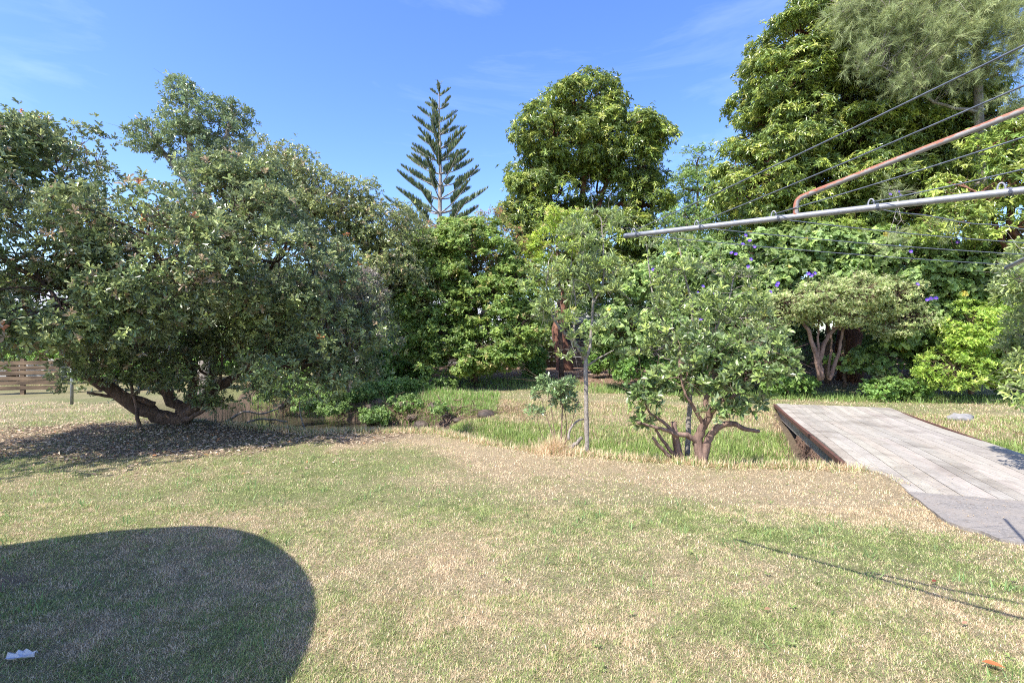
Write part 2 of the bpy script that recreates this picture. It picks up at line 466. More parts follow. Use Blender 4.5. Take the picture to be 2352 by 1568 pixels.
def rosettes(mb, Cn, A, r, k, L, asp, colr, shape, th=(35, 85), droop=0., jit=.3, stem=0.0):
    """k leaves round each centre Cn with axis A"""
    n = len(Cn)
    if n == 0: return
    A = unit(A)
    ref = np.where(np.abs(A[:, 2:3]) < .8, np.array([[0, 0, 1.]]), np.array([[1., 0, 0]]))
    U = unit(np.cross(A, ref)); V = np.cross(A, U)
    phi = (np.arange(k)[None] / k * 2 * PI + r.uniform(0, 2 * PI, (n, 1)) + r.normal(0, jit, (n, k)))
    t = np.radians(r.uniform(th[0], th[1], (n, k)))
    D = A[:, None] * np.cos(t)[..., None] + (U[:, None] * np.cos(phi)[..., None] + V[:, None] * np.sin(phi)[..., None]) * np.sin(t)[..., None]
    D[..., 2] -= droop * r.uniform(.4, 1.3, (n, k)); D = unit(D)
    N = A[:, None] + r.normal(0, .42, (n, k, 3)) + np.array([0, 0, .25])
    P = Cn[:, None] + A[:, None] * (r.uniform(-.5, .15, (n, k, 1)) * L) + D * stem
    LL = L * r.uniform(.65, 1.25, (n, k))
    col = np.repeat(colr[:, None], k, 1) * r.uniform(.65, 1.35, (n, k, 1))
    put_leaves(mb, P.reshape(-1, 3), D.reshape(-1, 3), N.reshape(-1, 3), LL.ravel(), LL.ravel() * asp, col.reshape(-1, 3), shape)

def ell(lst):
    """(px,py,d,rx_px,ry_px,r_depth[,density]) -> centres, radii, density"""
    c = np.array([W(*e[:3]) for e in lst])
    rr = np.array([[e[3] / 1176 * e[2], e[5], e[4] / 1176 * e[2]] for e in lst])
    dn = np.array([e[6] if len(e) > 6 else 1. for e in lst]); return c, rr, dn

def clump_centres(E, cr, cover, r, front=.62, zmin=.1, keep_in=.12, ragged=.10):
    c, rr, dn = E
    rr = np.maximum(rr - .42 * cr, .4 * rr)
    area = 4 * PI * ((rr[:, 0] * rr[:, 1]) ** 1.6 / 3 + (rr[:, 0] * rr[:, 2]) ** 1.6 / 3 + (rr[:, 1] * rr[:, 2]) ** 1.6 / 3) ** (1 / 1.6)
    ns = np.maximum(2, (area * dn * cover * 1.25 / (PI * cr * cr * 1.9)).astype(int))
    out_c = []; out_d = []
    for q in range(len(c)):
        n = ns[q]
        g = unit(r.normal(0, 1, (n, 3)))
        flip = (g[:, 1] > 0) & (r.random(n) < (front - .5) * 2); g[flip, 1] *= -1
        rad = 1 - .42 * r.random(n) ** 1.7; rad = np.where(r.random(n) < ragged, r.uniform(1.0, 1.24, n), rad)
        p = c[q] + g * rr[q] * rad[:, None]
        ok = p[:, 2] > zmin
        for q2 in range(len(c)):
            if q2 == q: continue
            d = np.linalg.norm((p - c[q2]) / rr[q2], axis=1)
            ok &= (d > .72) | (r.random(n) < keep_in)
        out_c.append(p[ok]); out_d.append(unit(g / rr[q])[ok])
    return np.concatenate(out_c), np.concatenate(out_d)

def foliage(mb, E, r, cr=.35, cover=3, nros=20, k=7, L=.07, asp=.42, pal=None, shape='obov', th=(35, 85), droop=0., up=.5, flat=.7, front=.62, zmin=.1, clump_var=.12, stray=.08, stem=0., ext=(.45, 1.05), ragged=.10):
    cc, od = clump_centres(E, cr, cover, r, front, zmin, ragged=ragged)
    n = len(cc)
    g = unit(r.normal(0, 1, (n, nros, 3)) + .75 * od[:, None] + np.array([0, 0, .35]))
    rad = r.uniform(ext[0], ext[1], (n, nros, 1)); rad = np.where(r.random((n, nros, 1)) < stray, rad * 1.35, rad)
    crs = cr * r.uniform(.7, 1.3, (n, 1, 1))
    P = cc[:, None] + g * rad * crs * np.array([1, 1, flat])
    A = g + np.array([0, 0, up]) + r.normal(0, .3, g.shape)
    cl = palette(pal, n * nros, r).reshape(n, nros, 3) * (1 + r.normal(0, clump_var, (n, 1, 1)))
    cl = np.clip(cl, .01, 1)
    P = P.reshape(-1, 3); A = A.reshape(-1, 3); cl = cl.reshape(-1, 3)
    ok = P[:, 2] > zmin * .5
    rosettes(mb, P[ok], A[ok], r, k, L, asp, cl[ok], shape, th, droop, stem=stem)
    return cc, P[ok]

def limb(mb, pts, r0, r1, n=14, sides=8, wob=.0, r=rs, px=True):
    p = np.array([W(*q) for q in pts]) if px else np.array(pts, float)
    s = spline(p, n); s[1:-1] += r.normal(0, wob, (n - 2, 3))
    R = np.linspace(0, 1, n); R = r0 * (1 - R) ** 1.1 + r1 * (1 - (1 - R) ** 1.1)
    R = R * (1 + r.normal(0, .04, n))
    tubes(mb, s, R, sides)
    return s

def connect(mb, nodes, targets, r, rad=.018, seg=6, sag=.08, sides=4, tw=0.3):
    """thin branches from the nearest limb node to every clump"""
    nodes = np.asarray(nodes); n = len(targets)
    if n == 0: return
    d = np.linalg.norm(targets[:, None] - nodes[None], axis=2) + .35 * np.maximum(0, nodes[None, :, 2] - targets[:, None, 2])
    pick = nodes[np.argmin(d + r.uniform(0, .35, d.shape), axis=1)]
    v = targets - pick; Ld = np.linalg.norm(v, axis=1)
    t = np.linspace(0, 1, seg)[None, :, None]
    P = pick[:, None] + v[:, None] * t
    off = r.normal(0, 1, (n, 1, 3)) * Ld[:, None, None] * .12
    P = P + off * np.sin(t * PI) + r.normal(0, 1, (n, seg, 3)) * (Ld[:, None, None] * .022) * np.sin(t * PI)
    P[..., 2] += (Ld[:, None] * sag * np.sin(t[..., 0] * PI))
    R = rad * (.6 + .35 * np.sqrt(Ld))[:, None] * np.linspace(1, .3, seg)[None]
    tubes(mb, P, R, sides, cap=False)
    # twigs off each branch
    m = 3
    b = P[:, 2:-1][:, r.integers(0, seg - 3, m)] if seg > 4 else P[:, 1:2]
    b = b.reshape(-1, 3); e = b + unit(np.repeat(v, b.shape[0] // n, 0)) * .2 * tw / .3 + r.normal(0, .16 * tw / .3, b.shape)
    PT = np.stack([b, (b + e) / 2 + r.normal(0, .02, b.shape), e], 1)
    tubes(mb, PT, np.full((len(b), 3), 1.) * rad * np.array([.4, .28, .12]), 3, cap=False)

def tree(name, label, cat, base, E, limbs, r0=.18, bark='bark', leafm='poh', seed=1, group=None, extra=None, rad=.018, crown='crown', spur=True, **kw):
    r = np.random.default_rng(seed)
    base = np.array(base, float); root = empty(name, base, label, cat, group)
    E = ell(E); tb = MB(); nodes = []
    for lp in limbs:
        s = limb(tb, lp[0], lp[1], lp[2], n=max(12, 4 * len(lp[0])), r=r, wob=lp[3] if len(lp) > 3 else .012, px=not (len(lp) > 4))
        nodes.append(s[3:])
    nodes = np.concatenate(nodes)
    if spur:                                    # main branches into every mass of the crown
        for c in E[0]:
            d = np.linalg.norm(nodes - c, axis=1) + .5 * np.maximum(0, nodes[:, 2] - c[2]); a = nodes[np.argmin(d)]
            if np.linalg.norm(a - c) < .25: continue
            mid = (a + c) / 2 + r.normal(0, .08, 3) * np.linalg.norm(c - a) + np.array([0, 0, -.05])
            s = limb(tb, [a, mid, c], rad * 2.6, rad * 1.2, n=8, sides=6, r=r, wob=.015, px=False)
            nodes = np.vstack([nodes, s[2:]])
    cb = MB()
    cc, P = foliage(cb, E, r, **kw)
    connect(tb, nodes, cc, r, rad)
    if extra: extra(root, cc, P, r, cb, tb)
    tb.build('trunk', M[bark], root, smooth=True)
    cb.build(crown, M[leafm], root)
    return root

POHP = [((.11, .145, .052), 5), ((.065, .09, .036), 4), ((.175, .21, .075), 3), ((.25, .28, .11), 1.8), ((.24, .18, .11), .8), ((.34, .13, .04), .035)]
MAGP = [((.12, .165, .038), 5), ((.08, .12, .03), 3), ((.22, .265, .052), 3), ((.28, .30, .08), 1.2)]
KAROP = [((.165, .215, .06), 5), ((.115, .16, .045), 3), ((.25, .30, .09), 2.5), ((.34, .34, .08), .15)]
SOFTP = [((.14, .205, .05), 5), ((.10, .155, .04), 3), ((.20, .26, .065), 2), ((.27, .24, .09), .7)]

def seedheads(frac, size, colr=(.30, .235, .15)):
    def f(root, cc, P, r, cb, tb):
        m = MB(); q = P[r.random(len(P)) < frac]
        keep = fbm(q[:, 0] + q[:, 2], q[:, 1] + q[:, 2] * .7, 1.1, 71) > .5
        q = q[keep]
        rosettes(m, q + r.normal(0, .02, q.shape), r.normal(0, 1, q.shape) + np.array([0, 0, .6]), r, 9, size, .55, np.tile(np.array(colr), (len(q), 1)) * r.uniform(.6, 1.2, (len(q), 1)), 'dia', (10, 120))
        o = m.build('seed_heads', M['dry'], root); o['kind'] = 'stuff'
    return f

# ------------------------------------------------------------------ the trees
# big spreading tree on the left
tree('pohutukawa_tree', 'large dark spreading tree at left with low leaning trunks beside the creek', 'tree', W(415, 968, 10),
  [(110, 380, 8.6, 135, 84, 1.5), (20, 400, 8.3, 110, 100, 1.4), (-120, 500, 7.6, 220, 190, 1.6, .5), (90, 560, 7.6, 180, 140, 1.4), (340, 540, 7.8, 165, 105, 1.4), (140, 700, 7.2, 210, 110, 1.1),
   (400, 640, 7.8, 210, 130, 1.3), (550, 480, 8.6, 120, 105, 1.4), (640, 600, 9, 150, 150, 1.4), (720, 730, 9.6, 150, 130, 1.2),
   (800, 800, 10, 100, 90, .9), (690, 850, 9, 130, 62, .9), (20, 770, 7.8, 80, 50, .7, .7), (560, 760, 9.6, 90, 80, .9, .8),
   (330, 790, 9, 130, 60, .8, .8), (450, 840, 9.4, 120, 55, .7, .8), (270, 870, 9.6, 90, 34, .4, .5), (520, 900, 9.6, 60, 25, .4, .5), (600, 860, 9.3, 80, 40, .5, .6), (820, 860, 10, 60, 40, .5, .8), (200, 790, 8.4, 110, 55, .6, .7), (230, 850, 8.9, 80, 30, .4, .5), (400, 720, 9.8, 200, 90, .5, .9), (-200, 700, 7, 150, 150, 1.2, .4)],
  [([(425, 972, 10), (330, 940, 9.7), (250, 893, 9.3), (190, 850, 9), (120, 775, 8.7), (60, 690, 8.3), (20, 600, 8)], .15, .045, .02),
   ([(425, 965, 10), (385, 900, 10), (345, 835, 9.8), (368, 780, 9.5), (385, 720, 9.3), (345, 640, 9), (290, 520, 8.6)], .12, .04, .02),
   ([(405, 968, 10), (470, 915, 9.8), (540, 860, 9.6), (610, 800, 9.5), (690, 720, 9.5), (730, 610, 9.4)], .11, .04, .02),
   ([(425, 968, 10.1), (445, 880, 10), (430, 780, 9.8), (455, 660, 9.4), (520, 540, 9)], .10, .04, .02),
   ([(430, 968, 10.2), (480, 890, 10.2), (500, 790, 10), (560, 700, 9.8), (620, 620, 9.4)], .075, .03, .02),
   ([(355, 930, 9.7), (300, 910, 9.5), (250, 908, 9.3), (200, 902, 9.1)], .06, .02, .01),
   ([(420, 965, 9.6), (440, 958, 9.5), (480, 930, 9.4), (505, 880, 9.4), (510, 800, 9.3)], .05, .02, .01),
   ([(320, 985, 9.3), (312, 930, 9.4), (300, 870, 9.5), (318, 800, 9.5)], .035, .015, .01)],
  seed=3, leafm='poh', cr=.42, cover=3.0, nros=44, clump_var=.20, ragged=.14, ext=(.62, 1.05), k=7, L=.086, asp=.40, pal=POHP, shape='obov', up=.55, zmin=.25, extra=seedheads(.045, .035), rad=.016, stray=.12)

tree('pohutukawa_tree', 'paler open tree whose pointed top stands highest on the left', 'tree', W(470, 930, 12.5),
  [(420, 222, 12, 32, 42, .6), (460, 272, 12, 78, 48, .8), (530, 268, 12, 32, 45, .6), (345, 315, 12, 55, 34, .6), (440, 350, 12, 90, 50, .9, .8), (520, 315, 12, 50, 60, .7), (490, 415, 12, 80, 48, .9, .8), (330, 340, 12, 30, 40, .4, .8)],
  [([(470, 925, 12.5), (480, 750, 12.4), (470, 560, 12.2), (450, 430, 12.1), (430, 300, 12), (425, 200, 12)], .22, .02), ([(460, 480, 12.2), (500, 380, 12.1), (525, 290, 12), (535, 230, 12)], .09, .015),
   ([(455, 450, 12.2), (390, 370, 12), (340, 300, 12), (310, 265, 12)], .08, .015)],
  seed=4, leafm='poh', bark='greybark', cr=.28, cover=2.5, nros=17, ragged=.12, k=7, L=.088, asp=.38, pal=[((.13, .175, .08), 4), ((.09, .13, .055), 3), ((.18, .22, .10), 2)], shape='obov', rad=.014, stray=.2, up=.8)

tree('pohutukawa_tree', 'round grey-green tree sloping down to the right behind the big left tree', 'tree', W(760, 850, 16.5),
  [(610, 405, 15.5, 80, 72, 1.6), (690, 430, 16, 90, 78, 1.8), (770, 480, 16, 95, 78, 1.8), (870, 530, 16.5, 85, 72, 1.6), (800, 610, 16, 150, 100, 1.8), (930, 570, 17, 70, 78, 1.4), (660, 560, 15.5, 120, 110, 1.6), (900, 660, 16.6, 80, 90, 1.2, .8)],
  [([(760, 870, 16.5), (755, 760, 16.4), (740, 640, 16.2), (700, 500, 16)], .25, .08), ([(755, 760, 16.4), (820, 650, 16.4), (880, 560, 16.5)], .15, .06)],
  seed=5, leafm='poh', cr=.6, cover=3.4, nros=52, ragged=.06, ext=(.62, 1.05), k=6, L=.10, asp=.42, pal=[((.15, .175, .06), 5), ((.10, .125, .045), 3), ((.22, .24, .08), 2), ((.27, .22, .12), .8)], shape='dia', extra=seedheads(.03, .05), rad=.03)

# grey dead branchlets draped at the right of the big tree
r = np.random.default_rng(9)
root = empty('dead_branch', W(850, 880, 10.6), 'ash grey dead branchlets draped down at the right side of the big tree', 'dead branch')
m = MB(); E = ell([(850, 660, 10.6, 60, 40, .4), (840, 740, 10.5, 45, 80, .4), (790, 690, 10.3, 50, 40, .4)])
cc, _ = foliage(m, E, r, cr=.22, cover=2.4, nros=10, k=8, L=.10, asp=.16, pal=[((.20, .18, .15), 3), ((.13, .11, .09), 2), ((.27, .25, .22), 1)], shape='dia', droop=.8, up=-.2, th=(20, 90))
m.build('dead_leaf', M['dry'], root)['kind'] = 'stuff'
m = MB(); s = limb(m, [(800, 900, 10.9), (810, 780, 10.8), (840, 680, 10.6), (880, 640, 10.6)], .05, .015, px=True); connect(m, s, cc, r, .012); m.build('stem', M['greybark'], root)

# light green trees in the middle
tree('broadleaf_tree', 'fresh green leafy tree in the middle with foliage down to the ground', 'tree', W(1088, 868, 17.5),
  [(1080, 620, 18, 130, 105, 1.6), (990, 680, 17.5, 105, 100, 1.3), (960, 590, 18.5, 60, 60, 1.2, .8), (1190, 760, 17, 70, 70, .9), (1070, 830, 16.6, 120, 38, .8), (950, 770, 17.2, 60, 60, .8), (1130, 720, 17.3, 100, 95, 1.3), (1060, 560, 18, 90, 65, 1.3), (1010, 780, 17, 85, 60, 1.), (1130, 800, 16.8, 80, 50, .9), (1190, 660, 17.6, 60, 90, 1.), (940, 640, 17.6, 50, 70, 1, .8)],
  [([(1088, 880, 17.5), (1086, 820, 17.5), (1080, 740, 17.5), (1060, 620, 17.8), (1050, 560, 18)], .16, .03), ([(1086, 820, 17.5), (1120, 740, 17.4), (1150, 650, 17.5)], .08, .03), ([(1086, 830, 17.5), (1030, 760, 17.2), (980, 690, 17.3)], .08, .03)],
  seed=7, leafm='soft', cr=.36, cover=3.6, nros=30, k=5, L=.105, asp=.6, pal=SOFTP, shape='dia', rad=.022, up=.9, th=(50, 95), flat=.45)
tree('wispy_shrub', 'thin olive and rust tinged shrub with upright sprigs in front of the conifer', 'shrub', W(1100, 850, 20),
  [(1010, 560, 20, 60, 55, 1.1, .8), (1080, 545, 20, 70, 45, 1.1, .7), (1150, 560, 20, 60, 55, 1.1, .7), (1060, 620, 20, 110, 60, 1.2), (1120, 505, 20, 40, 35, .6, .6), (1000, 600, 19.6, 90, 70, 1.1), (1170, 600, 19.6, 70, 70, 1.), (945, 540, 20, 40, 40, .8, .7)],
  [([(1100, 870, 20), (1095, 740, 20), (1080, 600, 20), (1070, 520, 20)], .10, .015)] + [([(1060 + 12 * q, 600, 20), (1070 + 13 * q, 530 - 4 * q % 9, 20), (1085 + 14 * (q % 5), 490 - 7 * (q * 3 % 6), 20)], .02, .006, .03) for q in range(6)],
  seed=8, leafm='soft', cr=.35, cover=2.4, nros=18, k=5, L=.10, asp=.5, pal=[((.19, .17, .06), 4), ((.13, .16, .05), 4), ((.26, .13, .07), 1.6), ((.24, .26, .08), 1.5)], shape='dia', rad=.016, up=.9, stray=.2)
tree('magnolia_tree', 'tall round topped broadleaf tree in the middle with large drooping leaves and brown trunk', 'tree', W(1295, 850, 23),
  [(1340, 255, 24, 85, 75, 2.4), (1278, 325, 24, 92, 85, 2.6), (1418, 320, 24, 98, 85, 2.6), (1465, 370, 24, 75, 85, 2.2), (1225, 420, 24, 58, 80, 2.), (1340, 350, 24, 100, 60, 2.6),
   (1290, 440, 24, 60, 60, 2., .6), (1370, 440, 24.5, 70, 45, 1.8, .35), (1480, 470, 24, 55, 60, 2.), (1210, 500, 24, 55, 55, 1.8), (1440, 540, 24, 110, 60, 2.), (1300, 560, 24, 110, 60, 2., .8), (1390, 640, 24, 130, 60, 2)],
  [([(1300, 860, 23), (1292, 800, 23), (1285, 740, 23.2), (1310, 620, 23.6), (1335, 520, 24), (1340, 400, 24), (1335, 260, 24)], .42, .06, .03), ([(1320, 580, 23.8), (1370, 480, 24), (1400, 400, 24), (1420, 300, 24)], .16, .05, .03),
   ([(1320, 600, 23.8), (1290, 520, 24), (1262, 440, 24), (1250, 340, 24)], .15, .05, .03), ([(1350, 540, 24), (1420, 470, 24), (1470, 400, 24)], .12, .04, .03), ([(1345, 520, 24), (1385, 450, 24), (1385, 330, 24)], .10, .03, .03)],
  seed=10, leafm='mag', bark='redbark', cr=.72, cover=3.6, nros=50, k=8, L=.175, asp=.33, pal=MAGP, shape='lance', rad=.05, droop=.42, up=.7, th=(45, 95), stray=.08, flat=.55, ragged=.03, ext=(.6, 1.05))
tree('leafy_tree', 'small yellow-green tree just left of and below the tall round topped tree', 'tree', W(1290, 850, 19),
  [(1290, 510, 19, 60, 40, 1), (1270, 570, 19, 70, 45, 1, .8), (1240, 620, 19, 60, 40, .9, .8)], [([(1290, 870, 19), (1285, 700, 19), (1280, 560, 19), (1290, 500, 19)], .09, .02)],
  seed=12, leafm='soft', cr=.35, cover=2.2, nros=18, k=6, L=.13, asp=.4, pal=[((.26, .33, .05), 4), ((.17, .24, .05), 3), ((.33, .30, .12), 1)], shape='dia', rad=.016)
tree('feathery_tree', 'small leaved blue-green tree in the gap left of the tall right hand tree', 'tree', W(1610, 850, 22),
  [(1600, 375, 22, 34, 34, 1), (1565, 430, 22, 30, 34, 1, .8), (1620, 440, 22, 60, 50, 1.4), (1590, 520, 21.5, 90, 60, 1.6), (1640, 580, 21, 100, 60, 1.6), (1680, 500, 20.5, 80, 50, 1.4), (1560, 600, 21, 80, 60, 1.4)],
  [([(1610, 870, 22), (1612, 700, 22), (1605, 520, 22), (1600, 380, 22)], .16, .03)],
  seed=13, leafm='soft', cr=.5, cover=2.8, nros=26, k=6, L=.14, asp=.3, pal=[((.13, .20, .06), 4), ((.19, .26, .08), 3), ((.08, .13, .045), 2)], shape='dia', rad=.03)
# the tall tree on the right
tree('magnolia_tree', 'huge dense tree on the right reaching above the frame with tiers of glossy leaves', 'tree', W(1950, 860, 18),
  [(1930, 40, 17, 110, 110, 2.6), (1850, 110, 17, 110, 105, 2.4), (1800, 210, 17, 100, 95, 2.3), (1790, 290, 17, 100, 60, 2.2), (1770, 370, 16.8, 120, 50, 2.2), (1730, 440, 16.6, 85, 55, 1.9), (1960, 190, 17, 150, 100, 2.4),
   (1960, 330, 16.6, 170, 60, 2.3), (1930, 425, 16.4, 160, 55, 2.2), (2060, 60, 18, 150, 140, 2.6), (2120, 270, 17.2, 140, 90, 2.2), (2100, 420, 16.8, 140, 70, 2), (1980, -120, 17.5, 150, 110, 2.6), (2000, 500, 16.6, 230, 50, 1.6), (1840, 490, 16.4, 130, 45, 1.6, .8), (2250, 330, 17, 120, 90, 2, .7)],
  [([(1950, 880, 18), (1955, 700, 18), (1950, 500, 18), (1945, 300, 17.8), (1950, 100, 17.6), (1970, -120, 17.5)], .45, .08, .04), ([(1952, 560, 18), (1870, 420, 17.6), (1800, 300, 17.3)], .2, .06, .04), ([(1955, 560, 18), (2060, 400, 17.6), (2140, 260, 17.4)], .2, .06, .04), ([(1950, 480, 18), (1880, 280, 17.5), (1860, 120, 17.3)], .16, .05, .04)],
  seed=14, leafm='mag', bark='redbark', cr=.6, cover=4.6, nros=46, k=8, L=.14, asp=.34, pal=MAGP, shape='lance', rad=.045, droop=.40, up=.7, th=(45, 95), stray=.08, flat=.42, ragged=.03, ext=(.6, 1.05))
tree('magnolia_tree', 'yellow-green tree at the right edge behind the clothes line', 'tree', W(2300, 860, 13),
  [(2310, 330, 13, 90, 45, 1.2), (2360, 420, 13, 90, 60, 1.2), (2240, 440, 13.2, 100, 50, 1.2), (2180, 520, 13.4, 100, 40, 1.1, .8), (2330, 530, 13, 90, 60, 1.2), (2420, 300, 13, 80, 90, 1.3)],
  [([(2310, 880, 13.5), (2330, 700, 13.5), (2320, 500, 13.3), (2330, 330, 13)], .2, .04, .03), ([(2325, 600, 13.4), (2260, 480, 13.2), (2180, 520, 13.4)], .08, .03, .03)],
  seed=15, leafm='mag', bark='redbark', cr=.45, cover=2.5, nros=20, k=7, L=.15, asp=.32, pal=[((.19, .25, .05), 4), ((.12, .18, .04), 3), ((.27, .31, .08), 2)], shape='lance', rad=.028, droop=.4)

# needle tree, upper right
r = np.random.default_rng(16)
root = empty('casuarina_tree', W(2262, 880, 15.8), 'hazy grey-green needle leaved tree hanging into the upper right corner', 'tree')
tb = MB()
n1 = limb(tb, [(2262, 880, 15.8), (2262, 700, 15.6), (2256, 450, 15.0), (2246, 200, 14.6), (2240, 20, 14.5), (2230, -250, 14.5)], .17, .07, wob=.02)
nodes = [n1[4:]]
for pts in ([(2246, 120, 14.4), (2150, 60, 14.4), (2040, 20, 14), (1960, 10, 14)], [(2246, 260, 14.4), (2140, 230, 14.4), (2060, 170, 14), (1990, 150, 14)], [(2246, 60, 14.4), (2320, 20, 14.4), (2400, -20, 14)],
            [(2248, 300, 14.4), (2310, 270, 14.4), (2380, 260, 14)], [(2240, -60, 14.4), (2120, -90, 14), (2020, -80, 14)], [(2250, 420, 14.4), (2160, 440, 14.4), (2060, 440, 14)], [(2250, 480, 14.4), (2200, 510, 14.4), (2150, 530, 14.4)]):
    nodes.append(limb(tb, pts, .05, .012, wob=.02)[3:])
m = MB()
E = ell([(q[0], q[1], q[2], q[3], q[4], q[5] * 1.2) + q[6:] for q in [(1950, 20, 14, 60, 45, .7), (2020, 60, 14, 90, 60, .8), (2110, 100, 14, 100, 70, .9), (2200, 50, 14, 110, 70, .9), (2290, 110, 14, 100, 70, .9), (1985, 135, 14, 45, 35, .5), (2090, 190, 14, 80, 35, .6, .8), (2350, 40, 14, 80, 60, .8),
         (2330, 240, 14, 70, 25, .5, .6), (2050, 445, 13.2, 36, 38, .3, .6), (2170, 525, 13.0, 50, 30, .3, .6), (2050, 545, 13.4, 26, 30, .3, .5), (2110, -60, 14, 170, 80, 1), (2300, -60, 14, 120, 80, 1), (2190, 190, 14, 40, 30, .5, .5)]])
cc, od = clump_centres(E, .32, 3.2, r, .6, .5)
q = np.repeat(cc, 7, 0) + r.normal(0, .21, (len(cc) * 7, 3))
ax = unit(np.repeat(od, 7, 0) + r.normal(0, .6, q.shape) + np.array([-.2, 0, .35]))
pl = palette([((.22, .26, .12), 5), ((.17, .20, .09), 3), ((.28, .31, .15), 2)], len(q), r)
for s in range(3):
    rosettes(m, q - ax * .07 * s, ax, r, 15, .22, .028, pl, 'needle', (10, 55), .12)
m.build('crown', M['needle'], root)
connect(tb, np.concatenate(nodes), cc, r, .013); tb.build('trunk', M['greybark'], root, smooth=True)

# tall conifer
r = np.random.default_rng(17); D0 = 35.
base = W(1010, 860, D0); base[2] = 0; top = W(1009, 190, D0)
root = empty('norfolk_pine', base, 'tall narrow conifer with tiers of upswept branches standing against the sky', 'tree')
tb = MB(); zt = top[2]; bx = base[0]
zz = np.linspace(0, zt, 30); tubes(tb, np.column_stack([bx + .04 * np.sin(zz * .6), np.full(30, D0), zz]), np.linspace(.30, .02, 30), 8)
m = MB(); z = 7.5; wi = 0
BP, BR = [], []; LP, LD, LN, LL = [], [], [], []
while z < zt - .6:
    f = (zt - z) / (zt - 8.0)
    Lb = .35 + 3.35 * min(f, 1.1) ** .80
    nb = 6 if f > .3 else 4
    a0 = r.uniform(0, 2 * PI)
    for b in range(nb):
        a = a0 + b / nb * 2 * PI + r.normal(0, .12); Lr = Lb * r.uniform(.78, 1.12)
        el = .30 + .26 * (1 - f) + r.normal(0, .07); t = np.linspace(0, 1, 9)
        h = np.array([math.cos(a), math.sin(a), 0])
        rr_ = Lr * t; dz = Lr * (t * math.tan(el) * .55 + .30 * t ** 2.2)
        P = np.array([bx, D0, z])[None] + h[None] * rr_[:, None] + np.array([0, 0, 1.])[None] * dz[:, None]
        BP.append(P); BR.append(np.linspace(.05, .012, 9) * (.4 + f))
        nl = int(20 + Lr * 40)
        tt = np.sort(r.uniform(.15 if f < .5 else .38, 1, nl)); pos = np.stack([np.interp(tt, t, P[:, q]) for q in range(3)], 1)
        tan = unit(P[-1] - P[3]); side = unit(np.cross(tan, [0, 0, 1.]))
        sg = np.where(r.random(nl) < .5, -1., 1.)
        d = side[None] * sg[:, None] * r.uniform(.15, .6, (nl, 1)) + np.array([0, 0, 1.]) * r.uniform(.6, 1.1, (nl, 1)) + tan[None] * r.uniform(.15, .6, (nl, 1))
        ln = (.17 + .42 * np.sin(np.clip((tt - .05) * 1.05, 0, 1) * PI) ** .8) * min(1, .35 + Lr / 3.2)
        LP.append(pos); LD.append(unit(d)); LN.append(np.tile(h, (nl, 1)) + r.normal(0, .3, (nl, 3))); LL.append(ln)
    z += r.uniform(.80, .98) if f > .25 else r.uniform(.85, 1.1); wi += 1
tubes(tb, np.array(BP), np.array(BR), 5, cap=False)
LP = np.concatenate(LP); LD = np.concatenate(LD); LN = np.concatenate(LN); LL = np.concatenate(LL)
put_leaves(m, LP, LD, LN, LL, np.full(len(LL), .06), palette([((.10, .135, .065), 4), ((.07, .10, .05), 3), ((.16, .18, .08), 1.5)], len(LL), r), 'dia')
rosettes(m, np.array([top]), np.array([[0, 0, 1.]]), r, 6, .45, .1, np.array([[.1, .13, .06]]), 'dia', (40, 80))
tb.build('trunk', M['greybark'], root, smooth=True); m.build('crown', M['needle'], root)

# vine covered bank on the right, with flowers
FL = [(1713, 540), (1706, 560), (1733, 566), (1722, 552), (1680, 580), (1690, 583), (1725, 595), (1718, 612), (1500, 618), (1518, 632), (1615, 657), (1652, 660), (1640, 672), (1648, 668), (1602, 672), (1857, 628), (1864, 632), (1872, 627),
      (1787, 650), (1784, 655), (1610, 732), (2139, 685), (2150, 684), (2130, 688), (2045, 445), (2062, 440), (2067, 448), (2108, 652), (2200, 556), (2092, 577), (1770, 670)]
def flowers(root, cc, P, r, cb, tb):
    for (px, py) in FL:
        ray = W(px, py, 1.) - np.array([0, 0, CAMH]); ray /= ray[1]
        q = P[(P[:, 1] < 40)]; s = np.abs(q[:, 0] / q[:, 1] - ray[0]) + np.abs((q[:, 2] - CAMH) / q[:, 1] - ray[2])
        near = q[s < .03]; d = near[:, 1].min() if len(near) else 14.
        c = W(px, py, d - .12)
        m = MB(); n = 10; a = np.arange(n) / n * 2 * PI; R = .052
        ax = unit(np.array([r.normal(-.2, .3), -1, r.normal(.4, .2)])); u = unit(np.cross(ax, [0, 0, 1.])); v = np.cross(u, ax)
        vs = [c - ax * .05]; co = [(.5, .25, .6)]
        for k in range(n):
            rr2 = R * (1.0 if k % 2 else .9); vs.append(c + (u * math.cos(a[k]) + v * math.sin(a[k])) * rr2); co.append((.10, .07, .62))
        m.add(vs, [[0, 1 + k, 1 + (k + 1) % n] for k in range(n)], np.array(co))
        m.build('flower', M['flower'], root)
